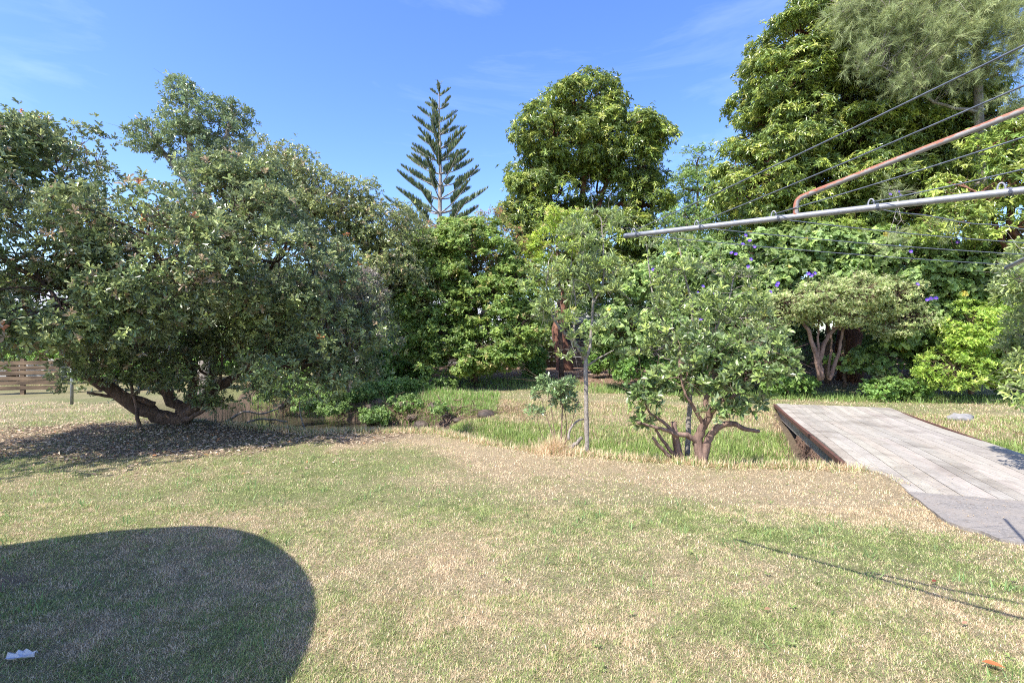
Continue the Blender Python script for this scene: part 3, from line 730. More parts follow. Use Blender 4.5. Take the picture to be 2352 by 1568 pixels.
tree('flowering_vine', 'mound of broad heart shaped vine leaves with purple flowers on the right bank', 'vine', W(1950, 870, 15.5),
  [(1500, 640, 15.4, 70, 50, .8, .8), (1620, 620, 15.2, 100, 65, 1.), (1720, 590, 15, 80, 60, 1.), (1800, 640, 14.8, 90, 60, .9), (1860, 560, 15, 90, 50, 1.), (1950, 600, 14.8, 110, 70, 1.1), (2060, 600, 14.6, 110, 80, 1.1), (2160, 640, 14.3, 100, 90, 1.), (2280, 640, 14, 100, 90, 1.1),
   (2100, 740, 14.4, 90, 80, .9), (2300, 760, 13.8, 80, 90, 1.), (1700, 720, 15, 90, 80, .9), (1560, 730, 15.4, 90, 80, .9), (1440, 760, 15.8, 90, 70, .8), (1740, 810, 15.2, 90, 50, .7), (2050, 820, 14.9, 120, 40, .5, .7)],
  [([(1940, 890, 15.6), (1935, 760, 15.6), (1930, 640, 15.4), (1900, 570, 15.2)], .06, .02), ([(2150, 890, 15), (2160, 760, 14.9), (2180, 640, 14.6)], .06, .02), ([(1640, 890, 15.8), (1650, 760, 15.6), (1640, 640, 15.4)], .06, .02)],
  seed=18, leafm='soft', cr=.36, cover=3.6, nros=24, k=4, L=.125, asp=.95, pal=[((.15, .215, .07), 5), ((.10, .155, .05), 3), ((.22, .29, .09), 2.5), ((.36, .30, .06), .08)], shape='heart', rad=.012, droop=.7, up=.3, th=(50, 100), extra=flowers, crown='foliage', clump_var=.16)
tree('domed_shrub', 'smooth yellow-green dome of foliage rising above the vines on the right', 'shrub', W(1900, 860, 15.6),
  [(1880, 540, 15.6, 100, 42, 1.), (1970, 560, 15.6, 80, 50, 1.)], [([(1900, 880, 15.9), (1900, 700, 15.9), (1900, 560, 15.7)], .08, .03)],
  seed=19, leafm='soft', cr=.3, cover=3.4, nros=26, k=6, L=.07, asp=.4, pal=[((.21, .27, .06), 4), ((.15, .21, .05), 3)], shape='dia', rad=.014, crown='foliage')
tree('clipped_shrub', 'pale green flat topped shrub with several bare leaning stems behind the bridge', 'shrub', W(1895, 868, 14.2),
  [(1800, 700, 14, 80, 38, .9), (1870, 690, 13.9, 80, 42, .9), (1950, 675, 13.9, 80, 48, 1.), (2030, 680, 14, 70, 50, 1.), (2080, 730, 14, 55, 50, .8), (1920, 725, 13.9, 100, 30, .8), (1770, 730, 14.1, 60, 34, .7, .8), (2040, 755, 14, 60, 30, .6, .8)],
  [([(1885, 872, 14.2), (1870, 800, 14.1), (1848, 745, 14), (1820, 700, 14)], .085, .03), ([(1888, 868, 14.2), (1884, 820, 14.2), (1902, 772, 14.1), (1940, 735, 14), (1975, 700, 14)], .085, .03),
   ([(1904, 872, 14.3), (1926, 815, 14.3), (1936, 760, 14.2), (1960, 700, 14.1)], .06, .025), ([(1880, 845, 14.2), (1878, 790, 14.1), (1882, 730, 14)], .05, .02), ([(1902, 868, 14.5), (1908, 800, 14.5), (1915, 740, 14.4)], .045, .02)],
  seed=20, leafm='soft', bark='tanbark', cr=.24, cover=3.4, nros=24, k=7, L=.05, asp=.5, pal=[((.25, .29, .13), 4), ((.18, .23, .09), 3), ((.36, .37, .20), 2)], shape='dia', rad=.012, up=.9, flat=.5)
tree('bright_shrub', 'bright yellow-green leafy shrub reaching the ground at the right', 'shrub', W(2230, 905, 13.6),
  [(2230, 760, 13.5, 85, 75, .9), (2190, 850, 13.3, 80, 45, .7), (2280, 850, 13.6, 60, 40, .7, .8), (2290, 730, 13.6, 55, 60, .8)],
  [([(2230, 905, 13.6), (2228, 840, 13.6), (2230, 760, 13.5)], .06, .02), ([(2232, 900, 13.6), (2270, 830, 13.6), (2290, 740, 13.6)], .05, .02)],
  seed=21, leafm='soft', cr=.28, cover=3.4, nros=20, k=6, L=.095, asp=.38, pal=[((.23, .32, .06), 5), ((.15, .23, .05), 3), ((.32, .38, .09), 2)], shape='dia', rad=.012, up=.7, zmin=.08, crown='foliage')
# low bushes along the foot of the bank
for k, (px, py, d, rx, ry, lab) in enumerate([(2060, 890, 13.9, 80, 24, 'low dark green bush at the foot of the clipped shrub'), (1810, 880, 14.8, 60, 26, 'low wispy green bush left of the clipped shrub stems'), (1470, 840, 15.8, 70, 36, 'leafy green bush in the shade behind the young trees'),
                                            (1560, 860, 15.6, 60, 30, 'low shaded bush directly behind the twisted bush'), (1400, 800, 18.5, 60, 60, 'shaded bush between the slender young tree and the brown trunk'), (1225, 830, 19, 30, 40, 'small bush in the shade left of the brown trunk'), (1700, 830, 16.5, 70, 50, 'shaded leafy bush to the right of the fuller young tree'), (950, 850, 19, 50, 36, 'low shaded bush under the left side of the middle tree'), (40, 810, 19, 110, 30, 'bush behind the board fence at the left edge'), (230, 850, 16.5, 50, 26, 'spiky green clump right of the steel post'), (330, 850, 17, 60, 30, 'green bush seen under the big tree to the right of the steel post'), (480, 820, 17.5, 70, 50, 'bush seen between the trunks of the big tree'), (640, 830, 18, 80, 50, 'bush beyond the creek right of the big trunks'), (880, 840, 18.5, 60, 50, 'dark bush at the back between the big tree and the middle tree'), (2160, 830, 15, 60, 50, 'leafy bush in the shade between the clipped shrub and the bright shrub'), (2330, 870, 14.4, 60, 30, 'shaded low bush at the right edge beyond the lawn')]):
    tree('low_bush', lab, 'bush', (*W(px, 900, d)[:2], float(height(*W(px, 900, d)[:2]))), [(px - rx * .4, py, d, rx * .6, ry, .5), (px + rx * .4, py + 3, d, rx * .6, ry * .8, .5)], [([(px, 905, d), (px, py, d)], .03, .015)],
         seed=30 + k, leafm='soft', cr=.2, cover=3., nros=16, k=5, L=.09, asp=.6, pal=[((.11, .19, .05), 4), ((.16, .25, .06), 2)], shape='dia', rad=.008, zmin=.02, crown='foliage', spur=False)

# ---- nearer plants on the lip of the ditch
tree('young_tree', 'slender young tree with straight grey trunk at the near edge of the ditch', 'tree', (*W(1349, 1043, 7.15)[:2], .02),
  [(1375, 515, 7.15, 45, 45, .3), (1320, 560, 7.15, 55, 50, .35), (1262, 640, 7.1, 48, 60, .35), (1380, 610, 7.15, 55, 60, .35), (1320, 650, 7.2, 50, 50, .35, .7), (1290, 720, 7, 60, 45, .35, .8), (1245, 745, 7, 35, 35, .25, .8), (1400, 700, 7.1, 45, 50, .3, .7), (1375, 785, 7, 50, 30, .25, .6), (1300, 790, 7, 35, 25, .2, .6)],
  [([(1349, 1046, 7.15), (1347, 960, 7.15), (1346, 890, 7.15), (1345, 820, 7.15)], .034, .028, .002), ([(1345, 822, 7.15), (1355, 800, 7.15), (1357, 768, 7.15), (1362, 695, 7.15), (1354, 662, 7.15), (1338, 615, 7.15), (1345, 540, 7.15)], .026, .008, .003),
   ([(1345, 820, 7.15), (1316, 782, 7.1), (1284, 752, 7.1), (1267, 720, 7.1), (1256, 670, 7.1), (1260, 600, 7.1)], .028, .008, .003), ([(1349, 840, 7.15), (1376, 822, 7.1), (1410, 804, 7)], .016, .006, .002), ([(1361, 700, 7.15), (1385, 650, 7.15), (1385, 560, 7.15), (1380, 500, 7.15)], .018, .006, .003), ([(1345, 830, 7.15), (1320, 780, 7.05), (1322, 700, 7.1), (1312, 600, 7.15)], .018, .006, .003)],
  seed=40, leafm='karo', bark='greybark', cr=.15, cover=1.3, ragged=.22, nros=8, k=8, L=.085, asp=.30, pal=KAROP, shape='obov', rad=.0065, up=1.0, th=(25, 75), stray=.2)
tree('young_tree', 'fuller young tree standing just behind the twisted bush', 'tree', (*W(1578, 1042, 7.4)[:2], -.05),
  [(1490, 560, 7.5, 28, 38, .25, .6), (1530, 640, 7.45, 55, 45, .4, .8), (1575, 560, 7.4, 40, 40, .3, .5), (1640, 620, 7.4, 60, 40, .4, .7), (1715, 650, 7.4, 50, 45, .4, .7), (1590, 710, 7.3, 85, 50, .45), (1700, 730, 7.3, 65, 50, .4, .8), (1490, 730, 7.4, 45, 50, .35, .6), (1470, 800, 7.4, 45, 30, .3, .6), (1560, 800, 7.3, 80, 45, .35)],
  [([(1579, 1046, 7.4), (1582, 960, 7.4), (1585, 880, 7.4), (1575, 800, 7.4), (1592, 720, 7.4), (1575, 640, 7.4), (1560, 570, 7.4)], .042, .010, .004), ([(1585, 870, 7.4), (1630, 780, 7.4), (1670, 700, 7.4), (1690, 620, 7.4)], .022, .008, .003), ([(1578, 830, 7.4), (1530, 750, 7.4), (1500, 680, 7.4), (1485, 560, 7.5)], .02, .007, .003)],
  seed=41, leafm='karo', bark='greybark', cr=.16, cover=1.4, ragged=.25, nros=8, k=8, L=.09, asp=.33, pal=KAROP, shape='obov', rad=.007, up=.9, th=(25, 80), stray=.2)
tree('twisted_bush', 'low bush with thick crooked cut back branches beside the bridge', 'bush', (*W(1612, 1068, 6.7)[:2], .0),
  [(1500, 915, 6.6, 50, 32, .3), (1560, 880, 6.6, 70, 40, .4), (1640, 860, 6.5, 80, 50, .45), (1720, 840, 6.5, 75, 48, .4), (1790, 800, 6.4, 45, 45, .3, .8), (1600, 805, 6.7, 70, 40, .4, .7), (1700, 790, 6.6, 65, 36, .4, .6), (1485, 960, 6.5, 35, 18, .2, .6), (1650, 930, 6.5, 60, 22, .3, .6), (1730, 920, 6.4, 50, 14, .2, .4)],
  [([(1612, 1072, 6.7), (1608, 1040, 6.7), (1603, 1010, 6.7), (1615, 978, 6.65), (1629, 955, 6.6), (1621, 920, 6.6), (1638, 880, 6.6), (1642, 820, 6.6)], .085, .018, .004),
   ([(1614, 1058, 6.7), (1628, 1008, 6.65), (1649, 981, 6.6), (1681, 972, 6.55), (1712, 985, 6.5), (1744, 990, 6.5)], .058, .022, .003), ([(1604, 1016, 6.7), (1579, 1000, 6.65), (1551, 996, 6.6), (1526, 986, 6.55), (1494, 978, 6.5), (1463, 969, 6.5)], .042, .014, .003),
   ([(1551, 996, 6.6), (1522, 968, 6.6), (1491, 945, 6.55), (1480, 910, 6.55)], .026, .010, .003), ([(1563, 1058, 6.75), (1552, 1010, 6.75), (1547, 968, 6.75)], .058, .036, .002), ([(1556, 1050, 6.75), (1530, 1022, 6.7), (1505, 985, 6.7)], .03, .016, .003), ([(1540, 1050, 6.7), (1515, 1025, 6.65), (1500, 1005, 6.6)], .028, .018, .003),
   ([(1629, 956, 6.6), (1656, 920, 6.55), (1690, 905, 6.5), (1710, 870, 6.5), (1760, 820, 6.45)], .035, .010, .003), ([(1617, 975, 6.65), (1590, 930, 6.6), (1570, 890, 6.6), (1560, 830, 6.6)], .03, .010, .003)],
  seed=42, leafm='karo', bark='tanbark', cr=.15, cover=1.6, ragged=.2, nros=8, k=7, L=.095, asp=.42, pal=[((.105, .155, .042), 5), ((.07, .11, .032), 3), ((.17, .22, .065), 2.5)], shape='round', rad=.0075, up=.7, th=(35, 85), stray=.2)
tree('small_shrub', 'small rounded grey-green shrub on thin stems beside the slender young tree', 'shrub', (*W(1290, 1035, 7.3)[:2], .0),
  [(1290, 895, 7.3, 42, 26, .25), (1250, 872, 7.3, 14, 10, .1), (1240, 905, 7.3, 18, 14, .12, .8), (1315, 925, 7.3, 22, 16, .15, .8), (1232, 950, 7.3, 12, 12, .08, .5)],
  [([(1288, 1040, 7.3), (1290, 980, 7.3), (1294, 900, 7.3)], .016, .006, .003), ([(1285, 1040, 7.3), (1260, 970, 7.3), (1240, 905, 7.3)], .009, .004, .003), ([(1292, 1040, 7.3), (1310, 980, 7.3), (1330, 915, 7.3)], .009, .004, .003), ([(1280, 1040, 7.3), (1268, 950, 7.3), (1255, 880, 7.3)], .007, .004, .003), ([(1296, 1040, 7.35), (1300, 960, 7.35), (1275, 890, 7.3)], .007, .004, .003), ([(1275, 1040, 7.35), (1245, 1000, 7.35), (1232, 950, 7.3)], .007, .003, .003)],
  seed=43, leafm='karo', bark='tanbark', cr=.12, cover=3.2, nros=9, k=7, L=.07, asp=.42, pal=[((.12, .18, .07), 4), ((.17, .23, .10), 2)], shape='obov', rad=.004, up=.8)
tree('karo_tree', 'grey-green leafy branches of a near tree reaching in at the right edge', 'tree', (6.9, 5.9, 0),
  [(2400, 660, 6, 70, 45, .5), (2390, 770, 6, 55, 70, .5), (2400, 880, 6, 60, 45, .5), (2500, 760, 6, 130, 170, .9), (2350, 900, 5.9, 25, 14, .2, .6), (2470, 600, 6, 110, 80, .8), (2335, 640, 5.9, 25, 10, .15, .6)],
  [([(6.9, 5.9, 0), (6.9, 5.9, .8), (6.85, 5.95, 1.6), (6.7, 6, 2.4)], .08, .03, .01, 1), ([(6.9, 5.9, .7), (6.5, 5.9, 1.1), (6.0, 5.9, 1.25)], .03, .01, .01, 1), ([(6.88, 5.9, 1.2), (6.5, 5.95, 1.8), (6.1, 5.9, 2.3)], .03, .01, .01, 1)],
  seed=44, leafm='karo', bark='greybark', cr=.2, cover=2.8, nros=10, k=8, L=.09, asp=.30, pal=KAROP, shape='obov', rad=.008, up=.8)
# off to the left of the frame: the neighbour of the big tree, whose shade falls on the lawn
tree('pohutukawa_tree', 'dark tree just outside the left edge that shades the lawn', 'tree', (-9.6, 5.2, 0),
  [(-470, 300, 5.6, 330, 230, 1.5, .4), (-900, 250, 5.0, 350, 260, 1.6), (-150, 330, 6.2, 150, 130, .9, .4)],
  [([(-9.6, 5.2, 0), (-9.4, 5.2, 1.4), (-8.8, 5.3, 2.8), (-8.2, 5.4, 4)], .3, .08, .03, 1)],
  seed=45, leafm='poh', cr=.45, cover=2.6, nros=16, k=6, L=.11, asp=.42, pal=POHP, shape='dia', rad=.02)

# far trees that close the view behind the houses
BG = [(30, 745, 21, 130, 45, 1), (260, 735, 20.5, 120, 60, 0), (480, 735, 21, 130, 60, 2), (700, 740, 21, 130, 60, 0), (920, 745, 22, 110, 55, 2), (1235, 740, 26.5, 60, 50, 1), (1730, 735, 19, 110, 70, 2), (2130, 730, 18.5, 130, 80, 1), (-60, 700, 30, 150, 90, 0), (180, 720, 34, 140, 80, 1), (420, 700, 32, 160, 90, 0), (640, 690, 30, 150, 80, 2), (860, 700, 28, 120, 90, 0), (1420, 690, 31, 150, 100, 1), (1640, 700, 27, 150, 110, 2), (1850, 690, 25, 160, 120, 0), (2120, 680, 23, 170, 150, 1), (2350, 690, 22, 150, 160, 2)]
LABB = ['low tree behind the board fence at the left edge', 'low tree behind the steel post', 'low tree seen through the trunks of the big left tree', 'low tree beyond the creek behind the right side of the big tree', 'low tree just left of the middle green tree', 'low tree left of the brown trunk', 'low tree behind the fuller young tree and the vines', 'low tree in the gap behind the bright shrub', 'far dark tree just inside the left edge beyond the fence', 'far tree seen under the left canopy behind the pale house', 'far dark tree behind the trunks of the big left tree', 'far tree behind the round sloping tree', 'far dark tree left of the conifer trunk',
        'far tree right of the brown trunk of the tall middle tree', 'far dark tree behind the fuller young tree', 'far tree behind the clipped shrub', 'far tree behind the bright shrub', 'far tree at the right edge behind everything']
for k, (px, py, d, rx, ry, t) in enumerate(BG):
    tree('distant_tree', LABB[k], 'tree', (*W(px, 800, d)[:2], 0), [(px - rx * .45, py + 10, d, rx * .6, ry, 2), (px + rx * .45, py + 18, d, rx * .6, ry * .85, 2), (px, py - 20, d, rx * .5, ry * .8, 2), (px - rx * .3, 790, d, rx * .6, 38, 1.4), (px + rx * .35, 795, d, rx * .6, 36, 1.4)],
         [([(*W(px, 800, d)[:2], 0), (*W(px, 800, d)[:2], 2.), tuple(W(px, py, d))], .2, .06, .02, 1)], seed=60 + k, leafm='soft', cr=.8, cover=2.6, nros=34, k=5, L=.22, asp=.5,
         pal=[[((.09, .13, .05), 4), ((.13, .18, .06), 2)], [((.12, .18, .05), 4), ((.17, .23, .07), 2)], [((.10, .16, .055), 4), ((.15, .20, .08), 2)]][t], shape='dia', rad=.03, group='far trees beyond the garden')

# ------------------------------------------------------------------ houses and fences behind
def house(x, y, w, dpt, hgt, rot, label, ridge=1.5, wins=4):
    root = empty('house', (x, y, 0), label, 'house', 'neighbouring houses')
    ca, sa = math.cos(rot), math.sin(rot)
    def T(v): v = np.asarray(v, float); return np.column_stack([v[:, 0] * ca - v[:, 1] * sa + x, v[:, 0] * sa + v[:, 1] * ca + y, v[:, 2]])
    m = MB(); a, b = w / 2, dpt / 2
    m.add(T([(-a, -b, 0), (a, -b, 0), (a, b, 0), (-a, b, 0), (-a, -b, hgt), (a, -b, hgt), (a, b, hgt), (-a, b, hgt), (-a, 0, hgt + ridge), (a, 0, hgt + ridge)]), [[0, 1, 5, 4], [1, 2, 6, 5], [2, 3, 7, 6], [3, 0, 4, 7]]); m.f.append(np.array([[4, 8, 7], [5, 6, 9]]))
    for k in range(int(hgt / .2)):
        zz = .1 + k * .2; m.add(T([(-a, -b - .015, zz), (a, -b - .015, zz), (a, -b - .002, zz + .19), (-a, -b - .002, zz + .19)]), [[0, 1, 2, 3]])
    m.build('wall', M['paint'], root)
    m = MB(); o = .5; dz = o * ridge / b
    m.add(T([(-a - o, -b - o, hgt - dz + .08), (a + o, -b - o, hgt - dz + .08), (a + o, 0, hgt + ridge + .08), (-a - o, 0, hgt + ridge + .08), (-a - o, b + o, hgt - dz + .08), (a + o, b + o, hgt - dz + .08)]), [[0, 1, 2, 3], [3, 2, 5, 4]])
    m.build('roof', M['roof'], root)
    m = MB(); m.add(T([(-a - o, -b - o - .1, hgt - dz - .08), (a + o, -b - o - .1, hgt - dz - .08), (a + o, -b - o - .1, hgt - dz + .08), (-a - o, -b - o - .1, hgt - dz + .08)]), [[0, 1, 2, 3]]); m.build('gutter', M['paint'], root)
    for k in range(wins):
        cx = -a + w * (k + .5) / wins
        m = MB(); m.add(T([(cx - .6, -b - .03, 1.), (cx + .6, -b - .03, 1.), (cx + .6, -b - .03, 2.1), (cx - .6, -b - .03, 2.1)]), [[0, 1, 2, 3]]); m.build('window', M['glassw'], root)
house(-21.5, 27, 11, 8, 2.7, .12, 'pale weatherboard house behind the fence at the left edge', 1.4)
house(-5.5, 30, 7, 7, 2.8, -.05, 'white house glimpsed through the leaves left of the middle tree', 1.3, 3)
house(3.4, 33, 8, 7, 2.9, .05, 'white house glimpsed left of the brown trunk of the tall middle tree', 1.3, 3)
house(-14, 33, 9, 7, 2.8, 0, 'white house seen between the trunks of the big left tree', 1.4, 3)

def fence(pts, hgt, nb, label, m_, group='garden fences', bw=.13, post=1.9, gap=None):
    p = np.array(pts, float); root = empty('timber_fence', (*p[0], float(height(*p[0]))), label, 'fence', group)
    v = p[1] - p[0]; L = np.linalg.norm(v); a = math.atan2(v[1], v[0]); nrm = np.array([v[1], -v[0]]) / L
    m = MB()
    for k in range(nb):
        zc = .10 + (hgt - .12) * (k + .5) / nb
        nseg = max(1, int(L / 2.4))
        for s in range(nseg):
            c = p[0] + v * (s + .5) / nseg + nrm * .045
            box(m, (c[0], c[1], zc + float(height(*c)) * 0 + rs.normal(0, .006)), (L / nseg - .01, .02, bw), a + rs.normal(0, .004))
    m.build('boards', m_, root)
    n = int(L / post) + 1
    for k in range(n + 1):
        c = p[0] + v * min(1, (k + .15) / n)
        m = MB(); box(m, (c[0], c[1], hgt / 2), (.1, .1, hgt + .06), a); m.build('post', M['fence'], root)
    return root
fence([W(-60, 900, 15.3)[:2], W(133, 900, 15.9)[:2]], 1.05, 6, 'weathered brown board fence at the left edge of the lawn', M['fence'], bw=.12)
fence([W(150, 900, 22)[:2], W(560, 900, 23)[:2]], 1.1, 5, 'farther fence seen behind the steel post at left', M['fencedark'], bw=.15)
fence([W(860, 900, 25)[:2], W(1240, 900, 26)[:2]], 1.5, 6, 'dark board fence behind the middle trees', M['fencedark'], bw=.2)
fence([W(1255, 900, 26)[:2], W(2330, 900, 22)[:2]], 1.6, 6, 'dark board fence behind the right hand trees', M['fencedark'], bw=.22)

pz = W(165, 929, 12.95); root = empty('steel_post', (pz[0], pz[1], 0), 'thin upright steel post on the lawn beside the board fence', 'post')
m = MB(); tubes(m, np.array([[pz[0], pz[1], z] for z in (-.02, .6, 1.08)]), np.array([.036, .036, .036]), 10); m.build('pole', M['post'], root, smooth=True)
m = MB(); tubes(m, np.array([[pz[0], pz[1], z] for z in (.72, .76, .80)]), np.array([.045, .045, .045]), 10); m.build('collar', M['post'], root, smooth=True)

# ------------------------------------------------------------------ rotary clothes line
Tt = W(1443, 541, 2.9); ex = W(2352, 437, 1.795)          # arm tip and where it leaves the picture
ud = unit((ex - Tt)[None])[0]; Mz = Tt + ud * 1.98
mast = np.array([Mz[0], Mz[1], 0.])
root = empty('rotary_clothes_line', mast, 'galvanised rotary clothes line with wires and a rusty brace at upper right', 'clothes line')
m = MB(); tubes(m, np.array([mast, mast + [0, 0, 1.3], mast + [0, 0, Mz[2] + .35]]), np.array([.03, .03, .027]), 14); m.build('mast', M['galv'], root, smooth=True)
m = MB(); tubes(m, np.array([[mast[0], mast[1], z] for z in (Mz[2] - .12, Mz[2], Mz[2] + .1)]), np.array([.055, .06, .055]), 14); m.build('hub', M['galv'], root, smooth=True)
Ct = np.array([1.15, .35, Mz[2] + .03]); Bt = np.array([3.30, 3.41, Mz[2] - .02]); Dt = mast + np.array([2.0 * .75, -2.0 * .66, Mz[2]]); Dt[2] = Mz[2]
tips = [Tt, Ct, Bt, Dt]
for q in tips:
    a = m = MB(); hub = np.array([mast[0], mast[1], Mz[2]]); s = np.linspace(0, 1, 14)[:, None]
    P = hub * (1 - s) + q * s; tubes(m, P, np.full(14, .0132), 14); arm = m.build('arm', M['galv'], root, smooth=True)
    e = unit((q - hub)[None])[0]; m = MB(); tubes(m, np.array([q - e * .002, q + e * .02, q + e * .026]), np.array([.0145, .0145, .012]), 14); m.build('end_cap', M['wire'], arm, smooth=True)
# hooks on the visible arm
def onarm(px):
    k = px / 1176 - 1; s = (k * Tt[1] - Tt[0]) / (ud[0] - k * ud[1]); return Tt + ud * s
hooks = [onarm(px) for px in (1455, 1600, 1777, 2001, 2300)]
for h in hooks:
    m = MB(); a = np.linspace(-.25, PI + .25, 12)
    P = np.array([h + ud * (math.cos(t) * .011) + np.array([0, 0, .010 + .026 * max(0, math.sin(t)) + (.0 if math.sin(t) > 0 else -.008)]) for t in a])
    tubes(m, P, np.full(12, .0032), 8); m.build('hook', M['galv'], arm.parent, smooth=True)
    m = MB(); s2 = unit(np.cross(ud, [0, 0, 1.])[None])[0]; a = np.linspace(0, 6 * PI, 40)
    P = np.array([h + ud * (.018 + .0035 * t / 6 + .002 * math.sin(t * 3)) + s2 * math.cos(t) * .0152 + np.array([0, 0, 1.]) * math.sin(t) * .0152 for t in a])
    tubes(m, P, np.full(40, .0015), 5, cap=False); m.build('wire_binding', M['wire'], root)
def hit(p, d2, a, b):
    """where the plan ray p + s d2 meets segment line a-b"""
    A = np.array([[d2[0], -(b - a)[0]], [d2[1], -(b - a)[1]]]); s, t = np.linalg.solve(A, (a - p)[:2]); return s, t
hub = np.array([mast[0], mast[1], Mz[2]])
exC = [95, 187, 306, 380]; exB = [611, 584, 556, 521]
for k in range(4):
    h = hooks[k] + np.array([0, 0, .022])
    q = (h[2] - CAMH) / (784 - exC[k]) * 1176.
    d2 = np.array([q - h[0], q - h[1]]); s, t = hit(h, d2, hub, Ct); e = np.array([h[0] + d2[0] * s, h[1] + d2[1] * s, h[2] + .0])
    m = MB(); u = np.linspace(0, 1, 14)[:, None]; P = h * (1 - u) + e * u; P[:, 2] -= .012 * np.sin(u[:, 0] * PI); tubes(m, P, np.full(14, .0023), 6); m.build('line_wire', M['wire'], root, smooth=True)
    ang = math.radians(9 + 1.5 * k); d2 = np.array([math.cos(ang), math.sin(ang)]); s, t = hit(h, d2, hub, Bt)
    e = np.array([h[0] + d2[0] * s, h[1] + d2[1] * s, 0]); sx = (h[1] - h[0]) / (d2[0] - d2[1]); yx = h[1] + d2[1] * sx
    zx = CAMH + (784 - exB[k]) / 1176 * yx; f = sx / s                       # height it has where it leaves the picture
    drop = (h[2] - .02) - zx; e[2] = h[2] - .02 - drop / f
    sg = .012
    P = np.column_stack([h[0] + d2[0] * s * u[:, 0], h[1] + d2[1] * s * u[:, 0], (h[2] - .02) * (1 - u[:, 0]) + e[2] * u[:, 0] - sg * np.sin(u[:, 0] * PI) + .004 * np.sin(u[:, 0] * 19 + k) * (k == 3)])
    m = MB(); tubes(m, P, np.full(14, .0023), 6); m.build('line_wire', M['wire'], root, smooth=True)
# brace of the visible arm, rusty on top
b0 = onarm(1828); bt = W(2352, 253, 1.80)
top_ = hub + np.array([0, 0, .40])
bp = [b0 + np.array([0, 0, .0]), b0 + np.array([0, 0, .045]), b0 + np.array([0, 0, .075]) + ud * .012, b0 + np.array([0, 0, .093]) + ud * .055]
dirb = unit((bt - bp[-1])[None])[0]; Lb = np.linalg.norm(bt - bp[-1])
bp += [bp[-1] + dirb * Lb * .3, bt, bt + dirb * .28]
m = MB(); S = spline(bp, 60); nn = 16
base_n = m.n; tubes(m, S, np.full(60, .0112), nn)
V = m.v[0]; cen = np.repeat(S, nn, 0); rel = (V - cen) / .0112; tang = unit(np.gradient(S, axis=0)); tn = np.repeat(tang, nn, 0)
upv = np.array([0, 0, 1.]) - tn * tn[:, 2:3] + np.array([-.15, .3, 0])
upv = unit(np.where(np.linalg.norm(upv, axis=1, keepdims=True) < .5, np.array([[-.7, .6, .2]]), upv)); sc = (rel * upv).sum(1) * .28 + .43
bot = np.repeat(np.linspace(0, 1, 60), nn) < .05; sc[bot] += .2
m.c[0] = np.column_stack([sc, sc, sc]); m.build('brace', M['rusty'], root, smooth=True)

# unseen canopy added behind left of the camera, outlined from the shade it throws
SH = [(-3.96, 3.96), (-3.45, 4.25), (-2.9, 4.39), (-2.5, 4.36), (-2.1, 4.17), (-1.7, 3.79), (-1.42, 3.44), (-1.21, 3.05), (-1.12, 2.74), (-1.08, 2.42), (-1.1, 1.9), (-1.2, 1.0), (-1.35, -1.5), (-7.6, -1.5), (-7.6, 2.4), (-5.5, 3.35)]
SV = np.array([.528, .555])
cn = empty('added_shade_canopy', (-5.5, 0, 0), 'unseen cream canopy added left of the camera to cast the rounded shade', 'canopy')
pts = spline(np.array(SH[:12]), 40); poly = [tuple(np.array(p) - SV * 2.6) for p in list(pts) + SH[12:]]
m = MB(); slab(m, poly, 2.60, 2.68); m.build('shade_panel', M['cream'], cn)
for (x, y) in ((-3.4, .9), (-5.0, 2.2), (-8.6, 1.0), (-8.6, -2.6), (-2.9, -2.6)):
    m = MB(); box(m, (x, y, 1.3), (.09, .09, 2.6)); m.build('post', M['cream'], cn)

# ------------------------------------------------------------------ small things on the ground
gz = lambda x, y: float(height(x, y))
m = MB(); c = W(2205, 957, 11.2); c[2] = gz(c[0], c[1]) + .02
r = np.random.default_rng(70)
def rock(m, c, sz, r, n=2):
    a = np.linspace(0, PI, 9); b = np.linspace(0, 2 * PI, 14, endpoint=False)
    v = np.array([[math.sin(t) * math.cos(p), math.sin(t) * math.sin(p), math.cos(t)] for t in a for p in b])
    k = 1 + .22 * (vnoise(v[:, 0] * 3 + v[:, 2] * 2, v[:, 1] * 3, 1, int(r.integers(50))) - .5) * 2
    v = v * k[:, None] * np.array(sz) + np.array(c)
    f = [[i * 14 + j, (i + 1) * 14 + j, (i + 1) * 14 + (j + 1) % 14, i * 14 + (j + 1) % 14] for i in range(8) for j in range(14)]
    m.add(v, f)
rock(m, c, (.28, .18, .11), r)
tag(m.build('boulder', M['stone'], smooth=True), 'flat pale grey rock lying in the grass to the right of the bridge', 'rock')
for (pa, lab, sz) in (([(1345, 1030, 7.0), (1362, 1012, 6.95), (1385, 992, 6.9)], 'x', .03),): pass
root = None
def log(pts, r0, r1, lab):
    m = MB(); limb(m, pts, r0, r1, n=10, wob=.004); return tag(m.build('fallen_branch', M['greybark'], smooth=True), lab, 'branch', 'fallen branches')
log([(1298, 1036, 7.25), (1318, 1022, 7.25), (1336, 1004, 7.2)], .032, .026, 'thick cut branch leaning against the slender young tree')
log([(1306, 1010, 7.25), (1310, 985, 7.3), (1330, 965, 7.3), (1352, 963, 7.3)], .02, .012, 'thin curved dead branch behind the slender young tree')
log([(520, 968, 11.5), (560, 945, 11.6), (600, 950, 11.8), (640, 938, 12)], .03, .015, 'bent dead branch over the creek behind the big tree')
log([(555, 975, 11.0), (600, 962, 11.2), (660, 968, 11.3)], .03, .015, 'dead branch lying low along the near side of the creek')
log([(700, 985, 9.6), (690, 950, 9.7), (688, 915, 9.8)], .018, .008, 'thin dry stalk standing at the edge of the creek')
c = W(1600, 1, 1)
m = MB(); c = W(2255, 1548, 2.49); c[2] = gz(c[0], c[1]) + .035
